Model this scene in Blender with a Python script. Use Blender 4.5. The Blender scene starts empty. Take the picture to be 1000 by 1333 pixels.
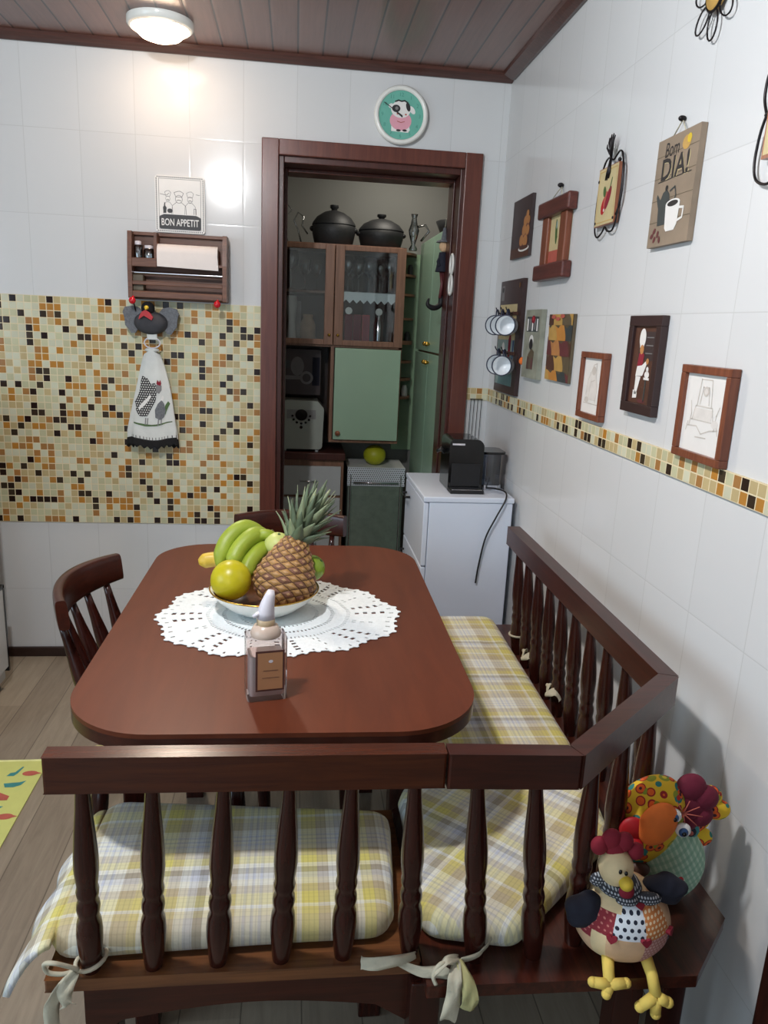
import bpy, bmesh, math, random
from mathutils import Vector, Matrix, noise
random.seed(11)
sc = bpy.context.scene
col = sc.collection
PI = math.pi
I4 = Matrix.Identity(4)

# ------------------------------------------------------------------ helpers
def lin(v):
    v /= 255.0
    return v / 12.92 if v <= 0.04045 else ((v + 0.055) / 1.055) ** 2.4
def rgb(c):
    return (lin(c[0]), lin(c[1]), lin(c[2]), 1.0)

class NT:
    """small node-tree writer"""
    def __init__(self, name):
        self.m = bpy.data.materials.new(name)
        self.m.use_nodes = True
        self.t = self.m.node_tree
        self.b = self.t.nodes['Principled BSDF']
        self.out = self.t.nodes['Material Output']
    def new(self, kind, **kw):
        n = self.t.nodes.new(kind)
        for k, v in kw.items():
            setattr(n, k, v)
        return n
    def put(self, sock, v):
        if hasattr(v, 'is_output'):
            self.t.links.new(v, sock)
        else:
            sock.default_value = v
    def math(self, op, a, b=0.0, c=0.0):
        n = self.new('ShaderNodeMath', operation=op)
        self.put(n.inputs[0], a); self.put(n.inputs[1], b); self.put(n.inputs[2], c)
        return n.outputs[0]
    def sep(self, v):
        n = self.new('ShaderNodeSeparateXYZ'); self.put(n.inputs[0], v)
        return n.outputs
    def comb(self, x, y, z=0.0):
        n = self.new('ShaderNodeCombineXYZ')
        for i, v in enumerate((x, y, z)): self.put(n.inputs[i], v)
        return n.outputs[0]
    def obj(self):
        return self.new('ShaderNodeTexCoord').outputs['Object']
    def pos(self):
        return self.new('ShaderNodeNewGeometry').outputs['Position']
    def mapping(self, v, scale=(1, 1, 1), rot=(0, 0, 0), loc=(0, 0, 0)):
        n = self.new('ShaderNodeMapping')
        self.put(n.inputs[0], v)
        n.inputs['Location'].default_value = loc
        n.inputs['Rotation'].default_value = rot
        n.inputs['Scale'].default_value = scale
        return n.outputs[0]
    def noise(self, v, scale=5, detail=2, rough=.5, dist=0):
        n = self.new('ShaderNodeTexNoise')
        self.put(n.inputs['Vector'], v)
        n.inputs['Scale'].default_value = scale; n.inputs['Detail'].default_value = detail
        n.inputs['Roughness'].default_value = rough; n.inputs['Distortion'].default_value = dist
        return n.outputs['Fac']
    def white(self, v):
        n = self.new('ShaderNodeTexWhiteNoise'); self.put(n.inputs['Vector'], v)
        return n.outputs['Value']
    def ramp(self, f, stops, interp='LINEAR'):
        n = self.new('ShaderNodeValToRGB'); n.color_ramp.interpolation = interp
        cr = n.color_ramp
        while len(cr.elements) < len(stops): cr.elements.new(0.5)
        for e, (p, c) in zip(cr.elements, stops):
            e.position = p
        for e, (p, c) in zip(cr.elements, stops):
            e.color = rgb(c)
        self.put(n.inputs[0], f)
        return n.outputs[0]
    def mix(self, f, a, b, mode='MIX'):
        n = self.new('ShaderNodeMix', data_type='RGBA', blend_type=mode)
        self.put(n.inputs[0], f)
        self.put(n.inputs[6], rgb(a) if isinstance(a, tuple) else a)
        self.put(n.inputs[7], rgb(b) if isinstance(b, tuple) else b)
        return n.outputs[2]
    def bump(self, h, strength=.3, dist=.01):
        n = self.new('ShaderNodeBump')
        n.inputs['Strength'].default_value = strength; n.inputs['Distance'].default_value = dist
        self.put(n.inputs['Height'], h)
        self.t.links.new(n.outputs[0], self.b.inputs['Normal'])
    def set(self, color=None, rough=None, metal=None, spec=None, coat=None, trans=None, ior=None, sheen=None):
        for k, v in (('Base Color', color), ('Roughness', rough), ('Metallic', metal), ('Specular IOR Level', spec),
                     ('Coat Weight', coat), ('Transmission Weight', trans), ('IOR', ior), ('Sheen Weight', sheen)):
            if v is not None:
                if k == 'Base Color' and isinstance(v, tuple): v = rgb(v)
                self.put(self.b.inputs[k], v)
        return self.m

def mat(name, c, rough=.5, metal=0, var=.12, scale=30, bump=0, **kw):
    n = NT(name)
    co = n.obj()
    f = n.noise(co, scale, 3)
    a = tuple(max(0, x * (1 - var)) for x in c); b = tuple(min(255, x * (1 + var)) for x in c)
    n.set(n.mix(f, a, b), rough, metal, **kw)
    if bump: n.bump(n.noise(co, scale * 3, 3), bump, .004)
    return n.m

def wood(name, c1, c2, rough=.3, axis=0, scale=6, coat=.3, stretch=14):
    n = NT(name)
    s = [stretch, stretch, stretch]; s[axis] = 1.0
    co = n.mapping(n.obj(), tuple(s))
    f = n.noise(co, scale, 5, .6, .6)
    c = n.ramp(f, [(.3, c1), (.7, c2)])
    n.set(c, rough, 0, coat=coat)
    n.b.inputs['Coat Roughness'].default_value = .22
    n.b.inputs['Specular IOR Level'].default_value = .35
    n.bump(f, .06, .002)
    return n.m

def emit(name, c, strength):
    n = NT(name)
    n.set((0, 0, 0))
    n.b.inputs['Emission Color'].default_value = rgb(c)
    n.b.inputs['Emission Strength'].default_value = strength
    return n.m

def pane(name, tint=(235, 240, 240), gloss=.12):
    n = NT(name)
    tr = n.new('ShaderNodeBsdfTransparent'); tr.inputs[0].default_value = rgb(tint)
    gl = n.new('ShaderNodeBsdfGlossy'); gl.inputs['Roughness'].default_value = .03
    fr = n.new('ShaderNodeFresnel'); fr.inputs[0].default_value = 1.45
    f = n.math('MAXIMUM', fr.outputs[0], gloss)
    mx = n.new('ShaderNodeMixShader')
    n.put(mx.inputs[0], f); n.t.links.new(tr.outputs[0], mx.inputs[1]); n.t.links.new(gl.outputs[0], mx.inputs[2])
    n.t.links.new(mx.outputs[0], n.out.inputs[0])
    return n.m

FONT = None
class MB:
    """collects shapes in local coordinates, becomes ONE mesh object"""
    def __init__(self):
        self.v = []; self.f = []; self.fm = []; self.sm = []; self.mats = []
    def mi(self, m):
        if m not in self.mats: self.mats.append(m)
        return self.mats.index(m)
    def add(self, vs, fs, m, smooth=False, M=None):
        b = len(self.v)
        for p in vs:
            p = Vector(p)
            self.v.append(M @ p if M is not None else p)
        ms = m if isinstance(m, list) else None
        for i, f in enumerate(fs):
            self.f.append([b + k for k in f]); self.fm.append(self.mi(ms[i] if ms else m)); self.sm.append(smooth)
        return self
    def box(self, x0, x1, y0, y1, z0, z1, m, M=None):
        vs = [(x, y, z) for x in (x0, x1) for y in (y0, y1) for z in (z0, z1)]
        fs = [(0, 1, 3, 2), (4, 6, 7, 5), (0, 4, 5, 1), (2, 3, 7, 6), (0, 2, 6, 4), (1, 5, 7, 3)]
        return self.add(vs, fs, m, False, M)
    def bar(self, a, b, w, h, m, up=(0, 0, 1), ext=0):
        a = Vector(a); b = Vector(b); d = (b - a); L = d.length; d.normalize()
        up = Vector(up); s = d.cross(up).normalized(); u = s.cross(d).normalized()
        M = Matrix.Translation(a) @ Matrix((s, d, u)).transposed().to_4x4()
        return self.box(-w / 2, w / 2, -ext, L + ext, -h / 2, h / 2, m, M)
    def lathe(self, prof, m, M=None, seg=28, cap=True, sx=1, sy=1, smooth=True):
        vs = []; fs = []
        n = len(prof)
        for (r, z) in prof:
            for k in range(seg):
                a = 2 * PI * k / seg
                vs.append((r * math.cos(a) * sx, r * math.sin(a) * sy, z))
        for i in range(n - 1):
            for k in range(seg):
                k2 = (k + 1) % seg
                fs.append((i * seg + k, i * seg + k2, (i + 1) * seg + k2, (i + 1) * seg + k))
        self.add(vs, fs, m, smooth, M)
        if cap:
            b = len(vs)
            if prof[0][0] > 1e-5: self.add(vs[:seg], [tuple(range(seg - 1, -1, -1))], m, False, M)
            if prof[-1][0] > 1e-5: self.add(vs[-seg:], [tuple(range(seg))], m, False, M)
        return self
    def cyl(self, a, b, r, m, r2=None, seg=20, smooth=True):
        a = Vector(a); b = Vector(b); d = b - a
        M = Matrix.Translation(a) @ d.to_track_quat('Z', 'Y').to_matrix().to_4x4()
        return self.lathe([(r, 0), (r if r2 is None else r2, d.length)], m, M, seg, smooth=smooth)
    def tube(self, pts, r, m, seg=8, closed=False, M=None, flat=1.0):
        pts = [Vector(p) for p in pts]; n = len(pts)
        rs = r if isinstance(r, (list, tuple)) else [r] * n
        vs = []; fs = []
        prev = None
        for i, p in enumerate(pts):
            a = pts[i - 1] if (i > 0 or closed) else pts[i]
            b = pts[(i + 1) % n] if (i < n - 1 or closed) else pts[i]
            d = (b - a)
            d = d.normalized() if d.length > 1e-9 else Vector((0, 0, 1))
            if prev is None:
                u = d.orthogonal().normalized()
            else:
                u = (prev - d * prev.dot(d))
                u = u.normalized() if u.length > 1e-6 else d.orthogonal().normalized()
            prev = u; w = d.cross(u)
            for k in range(seg):
                an = 2 * PI * k / seg
                vs.append(p + (u * math.cos(an) + w * math.sin(an) * flat) * rs[i])
        for i in range(n if closed else n - 1):
            j = (i + 1) % n
            for k in range(seg):
                k2 = (k + 1) % seg
                fs.append((i * seg + k, i * seg + k2, j * seg + k2, j * seg + k))
        if not closed:
            fs.append(tuple(range(seg - 1, -1, -1))); fs.append(tuple((n - 1) * seg + k for k in range(seg)))
        return self.add(vs, fs, m, True, M)
    def ell(self, c, r, m, M=None, nu=24, nv=16, fn=None, mfn=None):
        vs = []; fs = []; ms = []
        if not isinstance(r, (tuple, list)): r = (r, r, r)
        for j in range(nv + 1):
            th = PI * j / nv
            for i in range(nu):
                ph = 2 * PI * i / nu
                d = Vector((math.sin(th) * math.cos(ph), math.sin(th) * math.sin(ph), -math.cos(th)))
                k = fn(d, th, ph) if fn else 1.0
                vs.append((c[0] + d.x * r[0] * k, c[1] + d.y * r[1] * k, c[2] + d.z * r[2] * k))
        for j in range(nv):
            for i in range(nu):
                i2 = (i + 1) % nu
                fs.append((j * nu + i, j * nu + i2, (j + 1) * nu + i2, (j + 1) * nu + i))
                if mfn:
                    th = PI * (j + .5) / nv; ph = 2 * PI * (i + .5) / nu
                    ms.append(mfn(Vector((math.sin(th) * math.cos(ph), math.sin(th) * math.sin(ph), -math.cos(th)))))
        return self.add(vs, fs, ms if mfn else m, True, M)
    def prism(self, poly, m, a, b, axis='z', M=None, smooth_side=False):
        n = len(poly)
        def P(u, w, t):
            return {'z': (u, w, t), 'y': (u, t, w), 'x': (t, u, w)}[axis]
        vs = [P(u, w, a) for u, w in poly] + [P(u, w, b) for u, w in poly]
        self.add(vs, [tuple(range(n - 1, -1, -1)), tuple(range(n, 2 * n))], m, False, M)
        self.add(vs, [(i, (i + 1) % n, n + (i + 1) % n, n + i) for i in range(n)], m, smooth_side, M)
        return self
    def grid(self, fn, nu, nv, m, smooth=True, M=None, mfn=None):
        vs = [fn(i / nu, j / nv) for j in range(nv + 1) for i in range(nu + 1)]
        fs = []; ms = []
        for j in range(nv):
            for i in range(nu):
                a = j * (nu + 1) + i
                fs.append((a, a + 1, a + nu + 2, a + nu + 1))
                if mfn: ms.append(mfn((i + .5) / nu, (j + .5) / nv))
        return self.add(vs, fs, ms if mfn else m, smooth, M)
    # ---- flat printed shapes on a picture (local x right, z up, viewer at -y); h = height of the surface
    def fp(self, pts, m, h, fn=None):
        vs = [fn(u, w, h) if fn else (u, -h, w) for u, w in pts]
        return self.add(vs, [tuple(range(len(vs)))], m)
    def fe(self, cx, cy, rx, ry, m, h, a0=0, seg=24, rot=0, fn=None):
        c, s = math.cos(rot), math.sin(rot)
        pts = []
        for k in range(seg):
            t = 2 * PI * k / seg
            x, y = rx * math.cos(t), ry * math.sin(t)
            pts.append((cx + x * c - y * s, cy + x * s + y * c))
        return self.fp(pts, m, h, fn)
    def fs(self, pts, w, m, h, fn=None):
        for (a, b) in zip(pts[:-1], pts[1:]):
            dx, dy = b[0] - a[0], b[1] - a[1]; L = math.hypot(dx, dy) or 1
            nx, ny = -dy / L * w / 2, dx / L * w / 2
            ex, ey = dx / L * w * .3, dy / L * w * .3
            self.fp([(a[0] - nx - ex, a[1] - ny - ey), (b[0] - nx + ex, b[1] - ny + ey), (b[0] + nx + ex, b[1] + ny + ey), (a[0] + nx - ex, a[1] + ny - ey)], m, h, fn)
        return self
    def fr(self, x0, x1, y0, y1, m, h, fn=None):
        return self.fp([(x0, y0), (x1, y0), (x1, y1), (x0, y1)], m, h, fn)
    def text(self, s, cx, cy, height, m, h, width=None, bold=0.0, shear=0):
        cu = bpy.data.curves.new('t', 'FONT'); cu.body = s; cu.size = 1.0
        cu.align_x = 'CENTER'; cu.offset = bold; cu.shear = shear; cu.resolution_u = 3
        o = bpy.data.objects.new('t', cu)
        col.objects.link(o)
        dg = bpy.context.evaluated_depsgraph_get()
        me = bpy.data.meshes.new_from_object(o.evaluated_get(dg))
        xs = [v.co.x for v in me.vertices]; ys = [v.co.y for v in me.vertices]
        x0, x1, y0, y1 = min(xs), max(xs), min(ys), max(ys)
        ky = height / (y1 - y0); kx = width / (x1 - x0) if width else ky
        vs = [(cx + (v.co.x - (x0 + x1) / 2) * kx, -h, cy + (v.co.y - (y0 + y1) / 2) * ky) for v in me.vertices]
        self.add(vs, [tuple(p.vertices) for p in me.polygons], m)
        bpy.data.objects.remove(o); bpy.data.curves.remove(cu); bpy.data.meshes.remove(me)
        return self
    def build(self, name, parent=None, bevel=0, world=False, loc=None, subsurf=0, solid=0, seg=2, label=None):
        me = bpy.data.meshes.new(name)
        me.from_pydata([tuple(p) for p in self.v], [], self.f)
        for m in self.mats: me.materials.append(m)
        me.polygons.foreach_set('material_index', self.fm)
        me.polygons.foreach_set('use_smooth', self.sm)
        me.update()
        o = bpy.data.objects.new(name, me); col.objects.link(o)
        if parent is not None:
            o.parent = parent
            if world:
                o.matrix_parent_inverse = Matrix.Identity(4)
                bl = Vector((0, 0, 0)); p = parent
                while p is not None: bl += p.location; p = p.parent
                me.transform(Matrix.Translation(-bl))
        if loc is not None:
            o.location = loc
            if world: me.transform(Matrix.Translation(-Vector(loc)))
        if solid:
            md = o.modifiers.new('solid', 'SOLIDIFY'); md.thickness = solid; md.offset = 0
        if bevel:
            md = o.modifiers.new('bevel', 'BEVEL'); md.width = bevel; md.segments = seg; md.limit_method = 'ANGLE'; md.angle_limit = 0.7
        if subsurf:
            md = o.modifiers.new('sub', 'SUBSURF'); md.levels = subsurf; md.render_levels = subsurf
        if label: o['label'] = label
        return o

def thing(name, label, cat, loc=(0, 0, 0), rz=0, group=None):
    o = bpy.data.objects.new(name, None); col.objects.link(o)
    o.location = loc; o.rotation_euler = (0, 0, rz); o.empty_display_size = .05
    o['label'] = label; o['category'] = cat
    if group: o['group'] = group
    return o
def tag(o, label, cat, group=None):
    o['label'] = label; o['category'] = cat
    if group: o['group'] = group
    return o
def struct(o):
    o['kind'] = 'structure'; return o
def copy_tree(o, parent=None):
    c = o.copy(); col.objects.link(c)
    if parent is not None: c.parent = parent
    for ch in list(o.children): copy_tree(ch, c)
    return c
RZ_RIGHT = -PI / 2     # things on the right wall: local x runs toward the viewer's right, local y into the wall

def spline(pts, n=8):
    """Catmull-Rom through 3-D points"""
    P = [Vector(p) for p in pts]; out = []
    for i in range(len(P) - 1):
        a = P[max(i - 1, 0)]; b = P[i]; c = P[i + 1]; d = P[min(i + 2, len(P) - 1)]
        for k in range(n):
            t = k / n
            out.append(.5 * ((2 * b) + (c - a) * t + (2 * a - 5 * b + 4 * c - d) * t * t + (3 * b - a - 3 * c + d) * t ** 3))
    out.append(P[-1]); return out

def rounded(poly, rads, n=8):
    """round the corners of a 2-D polygon"""
    out = []; N = len(poly)
    if not isinstance(rads, (list, tuple)): rads = [rads] * N
    for i in range(N):
        p0 = Vector(poly[i - 1]); p = Vector(poly[i]); p1 = Vector(poly[(i + 1) % N]); r = rads[i]
        if r <= 0: out.append(tuple(p)); continue
        d0 = (p0 - p).normalized(); d1 = (p1 - p).normalized()
        ang = math.acos(max(-1, min(1, d0.dot(d1)))); t = r / math.tan(ang / 2)
        a = p + d0 * t; b = p + d1 * t
        c = p + (d0 + d1).normalized() * (r / math.sin(ang / 2))
        a0 = math.atan2(a.y - c.y, a.x - c.x); a1 = math.atan2(b.y - c.y, b.x - c.x)
        da = (a1 - a0 + PI) % (2 * PI) - PI
        for k in range(n + 1):
            th = a0 + da * k / n
            out.append((c.x + r * math.cos(th), c.y + r * math.sin(th)))
    return out

def densify(poly, step):
    out = []
    for i in range(len(poly)):
        a = Vector(poly[i]); b = Vector(poly[(i + 1) % len(poly)])
        k = max(1, int((b - a).length / step))
        for j in range(k): out.append(tuple(a.lerp(b, j / k)))
    return out

def pillow(mb, poly, z0, h, m, wr=.0012, edge=.022, step=.025, seed=0):
    """soft flat cushion over a convex CCW outline"""
    P = [Vector(p) for p in densify(poly, step)]; n = len(P)
    cx = sum((p for p in P), Vector((0, 0))) / n
    N = []
    for i in range(n):
        t = (P[(i + 1) % n] - P[i - 1]).normalized(); N.append(Vector((-t.y, t.x)))
    rings = [(edge, 0), (.006, .12), (0, .38), (.003, .62), (edge * .3, .84), (edge * .75, .95), (edge * 1.3, 1.0)]
    vs = []; fs = []
    for (ins, zz) in rings:
        for i in range(n):
            p = P[i] + N[i] * ins
            nz = noise.noise(Vector((p.x * 14, p.y * 14, zz * 3 + seed))) * wr * 2
            q = P[i] + N[i] * (ins + nz * .8)
            vs.append((q.x, q.y, z0 + h * zz + (nz if zz > .3 else 0)))
    base = P[0:0]
    last = [P[i] + N[i] * edge * 1.3 for i in range(n)]
    for f in (.82, .62, .42, .22):
        for i in range(n):
            p = cx.lerp(last[i], f)
            nz = noise.noise(Vector((p.x * 11, p.y * 11, seed))) * wr * 2.2
            vs.append((p.x, p.y, z0 + h + nz + h * .07 * (1 - f)))
    R = len(rings) + 4
    vs.append((cx.x, cx.y, z0 + h * 1.07)); vs.append((cx.x, cx.y, z0))
    for r in range(R - 1):
        for i in range(n):
            j = (i + 1) % n
            fs.append((r * n + i, r * n + j, (r + 1) * n + j, (r + 1) * n + i))
    for i in range(n):
        j = (i + 1) % n
        fs.append(((R - 1) * n + i, (R - 1) * n + j, R * n)); fs.append((j, i, R * n + 1))
    mb.add(vs, fs, m, True)

def ribbon(mb, pts, w, m, side=(1, 0, 0), n=6, wave=.15, seed=0):
    C = spline(pts, n); side = Vector(side).normalized()
    vs = []; fs = []
    W = w if isinstance(w, (list, tuple)) else None
    for i, p in enumerate(C):
        t = i / (len(C) - 1)
        ww = (W[min(int(t * (len(W) - 1)), len(W) - 2)] * (1 - (t * (len(W) - 1)) % 1) + W[min(int(t * (len(W) - 1)) + 1, len(W) - 1)] * ((t * (len(W) - 1)) % 1)) if W else w
        d = (C[min(i + 1, len(C) - 1)] - C[max(i - 1, 0)]).normalized()
        s = (side - d * side.dot(d)); s = s.normalized() if s.length > 1e-4 else d.orthogonal().normalized()
        nn = d.cross(s)
        for k in range(4):
            u = k / 3 - .5
            o = wave * ww * math.sin(u * 7 + i * .5 + seed)
            vs.append(p + s * u * ww + nn * o)
    for i in range(len(C) - 1):
        for k in range(3):
            a = i * 4 + k; fs.append((a, a + 1, a + 5, a + 4))
    mb.add(vs, fs, m, True)

# ------------------------------------------------------------------ materials
M = {}
# glossy white wall tile 20 x 30 cm
def tile_wall(name, horiz, off, c=(212, 213, 213)):
    n = NT(name); p = n.pos(); s = n.sep(p)
    h = s[horiz]; z = s[2]
    def g(cn, o, pitch):
        f = n.math('FRACT', n.math('DIVIDE', n.math('SUBTRACT', cn, o), pitch))
        return n.math('MULTIPLY', n.math('MINIMUM', f, n.math('SUBTRACT', 1.0, f)), pitch)
    d = n.math('MINIMUM', g(h, off, .2), g(z, .005, .3))
    line = n.math('LESS_THAN', d, .0011)
    cell = n.comb(n.math('FLOOR', n.math('DIVIDE', n.math('SUBTRACT', h, off), .2)), n.math('FLOOR', n.math('DIVIDE', n.math('SUBTRACT', z, .005), .3)), 0.0)
    v = n.white(cell)
    c1 = tuple(x * .985 for x in c)
    colr = n.mix(v, c1, c)
    colr = n.mix(n.math('MULTIPLY', line, .4), colr, (176, 176, 174))
    n.set(colr, .14, 0, spec=.2)
    big = n.noise(p, 7, 1)
    edge = n.math('SMOOTH_MIN', d, .004, .004)
    hgt = n.math('ADD', n.math('MULTIPLY', big, .10), n.math('MULTIPLY', edge, 14.0))
    n.bump(hgt, .16, .02)
    return n.m
M['tile_back'] = tile_wall('white tile back', 0, -1.826)
M['tile_right'] = tile_wall('white tile right', 1, -1.183)
M['plaster'] = mat('white plaster', (200, 198, 192), .8, var=.02, scale=4)
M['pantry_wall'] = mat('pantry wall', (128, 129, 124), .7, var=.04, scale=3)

def mosaic(name, a0, a1, z0, pitch, dark=.13):
    n = NT(name); s = n.sep(n.pos())
    h = n.math('DIVIDE', n.math('SUBTRACT', s[a0], a1), pitch); z = n.math('DIVIDE', n.math('SUBTRACT', s[2], z0), pitch)
    def g(v):
        f = n.math('FRACT', v); return n.math('MINIMUM', f, n.math('SUBTRACT', 1.0, f))
    d = n.math('MINIMUM', g(h), g(z))
    v = n.white(n.comb(n.math('FLOOR', h), n.math('FLOOR', z), 3.0))
    c = n.ramp(v, [(0, (34, 16, 16)), (dark, (184, 126, 50)), (dark + .12, (168, 118, 66)), (dark + .18, (196, 176, 130)), (dark + .38, (200, 198, 162)), (dark + .62, (212, 212, 186))], 'CONSTANT')
    v2 = n.white(n.comb(n.math('FLOOR', z), n.math('FLOOR', h), 9.0))
    c = n.mix(n.math('MULTIPLY', v2, .22), c, (120, 108, 80))
    grout = n.math('LESS_THAN', d, .055)
    c = n.mix(grout, c, (222, 208, 172))
    r = n.math('MULTIPLY_ADD', grout, .5, .16)
    n.set(c, r, 0, spec=.22)
    n.bump(n.math('SMOOTH_MIN', d, .12, .1), .5, .006)
    return n.m
M['mosaic'] = mosaic('glass mosaic', 0, -.957, .6, .02745)
M['band'] = mosaic('glass mosaic band', 1, 0.0, 1.1634, .0257, .17)
M['bandb'] = mosaic('glass mosaic band corner', 0, 0.0, 1.1634, .0257, .17)

def plank_ceiling():
    n = NT('varnished ceiling planks'); p = n.pos(); s = n.sep(p)
    h = n.math('DIVIDE', n.math('ADD', s[0], 1.64), .0905)
    f = n.math('FRACT', h); d = n.math('MINIMUM', f, n.math('SUBTRACT', 1.0, f))
    v = n.white(n.comb(n.math('FLOOR', h), 0.0, 0.0))
    g = n.noise(n.mapping(p, (16, 1, 16)), 5, 4, .6, .4)
    c = n.ramp(n.math('MULTIPLY_ADD', v, .4, n.math('MULTIPLY', g, .6)), [(.2, (96, 62, 54)), (.8, (132, 92, 80))])
    c = n.mix(n.math('LESS_THAN', d, .035), c, (40, 22, 18))
    n.set(c, .32, 0, coat=.25)
    n.b.inputs['Coat Roughness'].default_value = .2
    n.bump(n.math('SMOOTH_MIN', d, .1, .08), .6, .02)
    return n.m
M['planks'] = plank_ceiling()
def laminate():
    n = NT('grey brown laminate'); p = n.pos(); s = n.sep(p)
    row = n.math('FLOOR', n.math('DIVIDE', s[0], .13))
    yy = n.math('DIVIDE', n.math('ADD', s[1], n.math('MULTIPLY', row, .37)), 1.2)
    f = n.math('FRACT', n.math('DIVIDE', s[0], .13)); d = n.math('MINIMUM', f, n.math('SUBTRACT', 1.0, f))
    v = n.white(n.comb(row, n.math('FLOOR', yy), 0.0))
    g = n.noise(n.mapping(p, (12, 1.2, 12)), 4, 6, .65, .8)
    c = n.ramp(n.math('ADD', n.math('MULTIPLY', v, .3), n.math('MULTIPLY', g, .7)), [(.25, (124, 112, 98)), (.75, (158, 146, 128))])
    c = n.mix(n.math('MULTIPLY', n.math('LESS_THAN', d, .012), .6), c, (62, 52, 44))
    n.set(c, .42, 0, spec=.35)
    n.bump(g, .08, .003)
    return n.m
M['laminate'] = laminate()

MAH1, MAH2 = (46, 18, 11), (68, 28, 17)
M['dark_x'] = wood('dark stained wood x', MAH1, MAH2, .28, 0, 6, .12)
M['dark_y'] = wood('dark stained wood y', MAH1, MAH2, .28, 1, 6, .12)
M['dark_z'] = wood('dark stained wood z', (40, 16, 12), (60, 24, 17), .2, 2, 6, .12)
M['rail_light'] = wood('amber stained rail', (58, 24, 12), (82, 38, 18), .24, 0, 6, .12)
M['seatboard'] = wood('bench seat board', (84, 50, 30), (120, 76, 44), .3, 0)
M['seatboard2'] = wood('bench corner board', (44, 18, 12), (78, 34, 22), .3, 1)
M['table'] = wood('mahogany table top', (88, 42, 25), (102, 51, 31), .42, 1, 3, .06, 7)
M['table'].node_tree.nodes['Principled BSDF'].inputs['Specular IOR Level'].default_value = .22
M['door_red'] = wood('reddish door frame wood', (84, 44, 36), (106, 58, 46), .32, 2, 5, .25)
M['jamb'] = wood('door jamb wood', (62, 32, 27), (82, 42, 34), .35, 2, 5, .2)
M['cornice'] = wood('cornice wood', (58, 30, 24), (88, 50, 40), .4, 0)
M['hutch'] = wood('hutch wood', (116, 82, 64), (144, 106, 84), .4, 2, 5, .15)
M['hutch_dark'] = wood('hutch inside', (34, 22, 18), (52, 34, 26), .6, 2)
M['rack'] = wood('spice rack wood', (86, 54, 40), (122, 82, 62), .45, 0, 6, .1)
M['frame_wood'] = wood('picture frame wood', (96, 50, 34), (134, 78, 54), .35, 2, 6, .2)
M['frame_red'] = wood('red brown frame', (72, 34, 28), (102, 52, 44), .4, 0)
M['orange_wood'] = wood('orange stained side panel', (128, 76, 52), (160, 100, 72), .4, 2)
M['skirt'] = mat('dark skirting', (44, 26, 20), .4)
M['green'] = mat('sage green laminate', (156, 184, 158), .35, var=.03, scale=5)
M['shelf_green'] = mat('green painted backing', (140, 170, 136), .6, var=.04, scale=5)
M['white_paint'] = mat('white laminate', (222, 230, 244), .25, var=.015, scale=5)
M['white_grey'] = mat('white drawer front', (186, 188, 188), .3, var=.02)
M['black'] = mat('black plastic', (14, 14, 15), .12, var=.1)
M['black_matte'] = mat('black matte', (20, 20, 22), .6)
M['rubber'] = mat('black cord', (12, 12, 13), .4)
M['clay'] = mat('black clay', (30, 31, 32), .55, bump=.15)
M['chrome'] = mat('chrome', (210, 210, 215), .12, 1, var=.02)
M['iron'] = mat('wrought wire', (34, 30, 32), .35, .6)
M['brass'] = mat('brass', (190, 150, 70), .25, 1)
M['bread_white'] = mat('appliance white', (150, 154, 146), .35, var=.03)
M['white'] = mat('white ceramic', (232, 232, 226), .18, var=.02)
M['enamel'] = mat('white enamel', (225, 228, 230), .15, var=.02)
M['navy_rim'] = mat('navy enamel rim', (24, 34, 60), .3)
M['bowl_in'] = mat('bowl inside glaze', (116, 76, 48), .25, var=.5, scale=40)
M['gold'] = mat('gold rim', (190, 150, 70), .2, .9)
M['paper'] = mat('paper towel', (232, 222, 216), .85, var=.02, bump=.1)
M['lace'] = mat('white crochet', (236, 243, 244), .9, var=.04, scale=120, bump=.6)
M['cloth_white'] = mat('white towel cloth', (214, 216, 212), .9, var=.04, bump=.2)
M['cream_tie'] = mat('cream ribbon', (188, 182, 160), .85, var=.08, scale=60, bump=.2)
M['yellow_tie'] = mat('yellow ribbon', (180, 176, 124), .85, var=.1, scale=60)
M['felt_black'] = mat('black crochet', (16, 15, 17), .9, bump=.6)
M['felt_grey'] = mat('charcoal felt', (62, 62, 66), .9, bump=.3)
M['felt_grey2'] = mat('speckled grey fabric', (104, 106, 110), .9, var=.3, scale=160)
M['red'] = mat('red', (176, 24, 34), .5)
M['red_gloss'] = mat('red knob', (190, 20, 34), .2)
M['crimson'] = mat('crimson fabric', (132, 26, 44), .85, bump=.25)
M['maroon'] = mat('maroon fabric', (104, 22, 46), .85, bump=.25)
M['yellow'] = mat('mustard', (206, 176, 52), .7)
M['yellow_felt'] = mat('yellow felt', (224, 196, 96), .85)
M['orange_felt'] = mat('orange felt', (222, 112, 44), .85)
M['beige_felt'] = mat('beige fabric', (214, 176, 138), .85, bump=.2)
M['cream_felt'] = mat('cream fabric', (222, 200, 156), .85, bump=.2)
M['navy'] = mat('navy fabric', (28, 30, 44), .85, bump=.2)
M['pink'] = mat('pink', (222, 158, 172), .5, var=.04)
M['aqua'] = mat('aqua clock face', (104, 176, 158), .4, var=.04)
M['aqua_dark'] = mat('aqua clock numerals', (70, 138, 124), .4)
M['cartoon_white'] = mat('printed white', (228, 226, 222), .5, var=.02)
M['ink'] = mat('printed black', (34, 32, 34), .5)
M['ink_grey'] = mat('printed grey', (120, 118, 118), .5)
M['sepia'] = mat('stitched brown line', (196, 189, 181), .8)
M['sepia2'] = mat('stitched pale fill', (214, 209, 203), .8)
M['parchment'] = mat('parchment print', (196, 180, 136), .6, var=.06)
M['weathered'] = mat('weathered board print', (138, 122, 104), .6, var=.16, scale=14)
M['weathered_green'] = mat('weathered green board', (134, 136, 122), .6, var=.3, scale=22)
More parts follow.
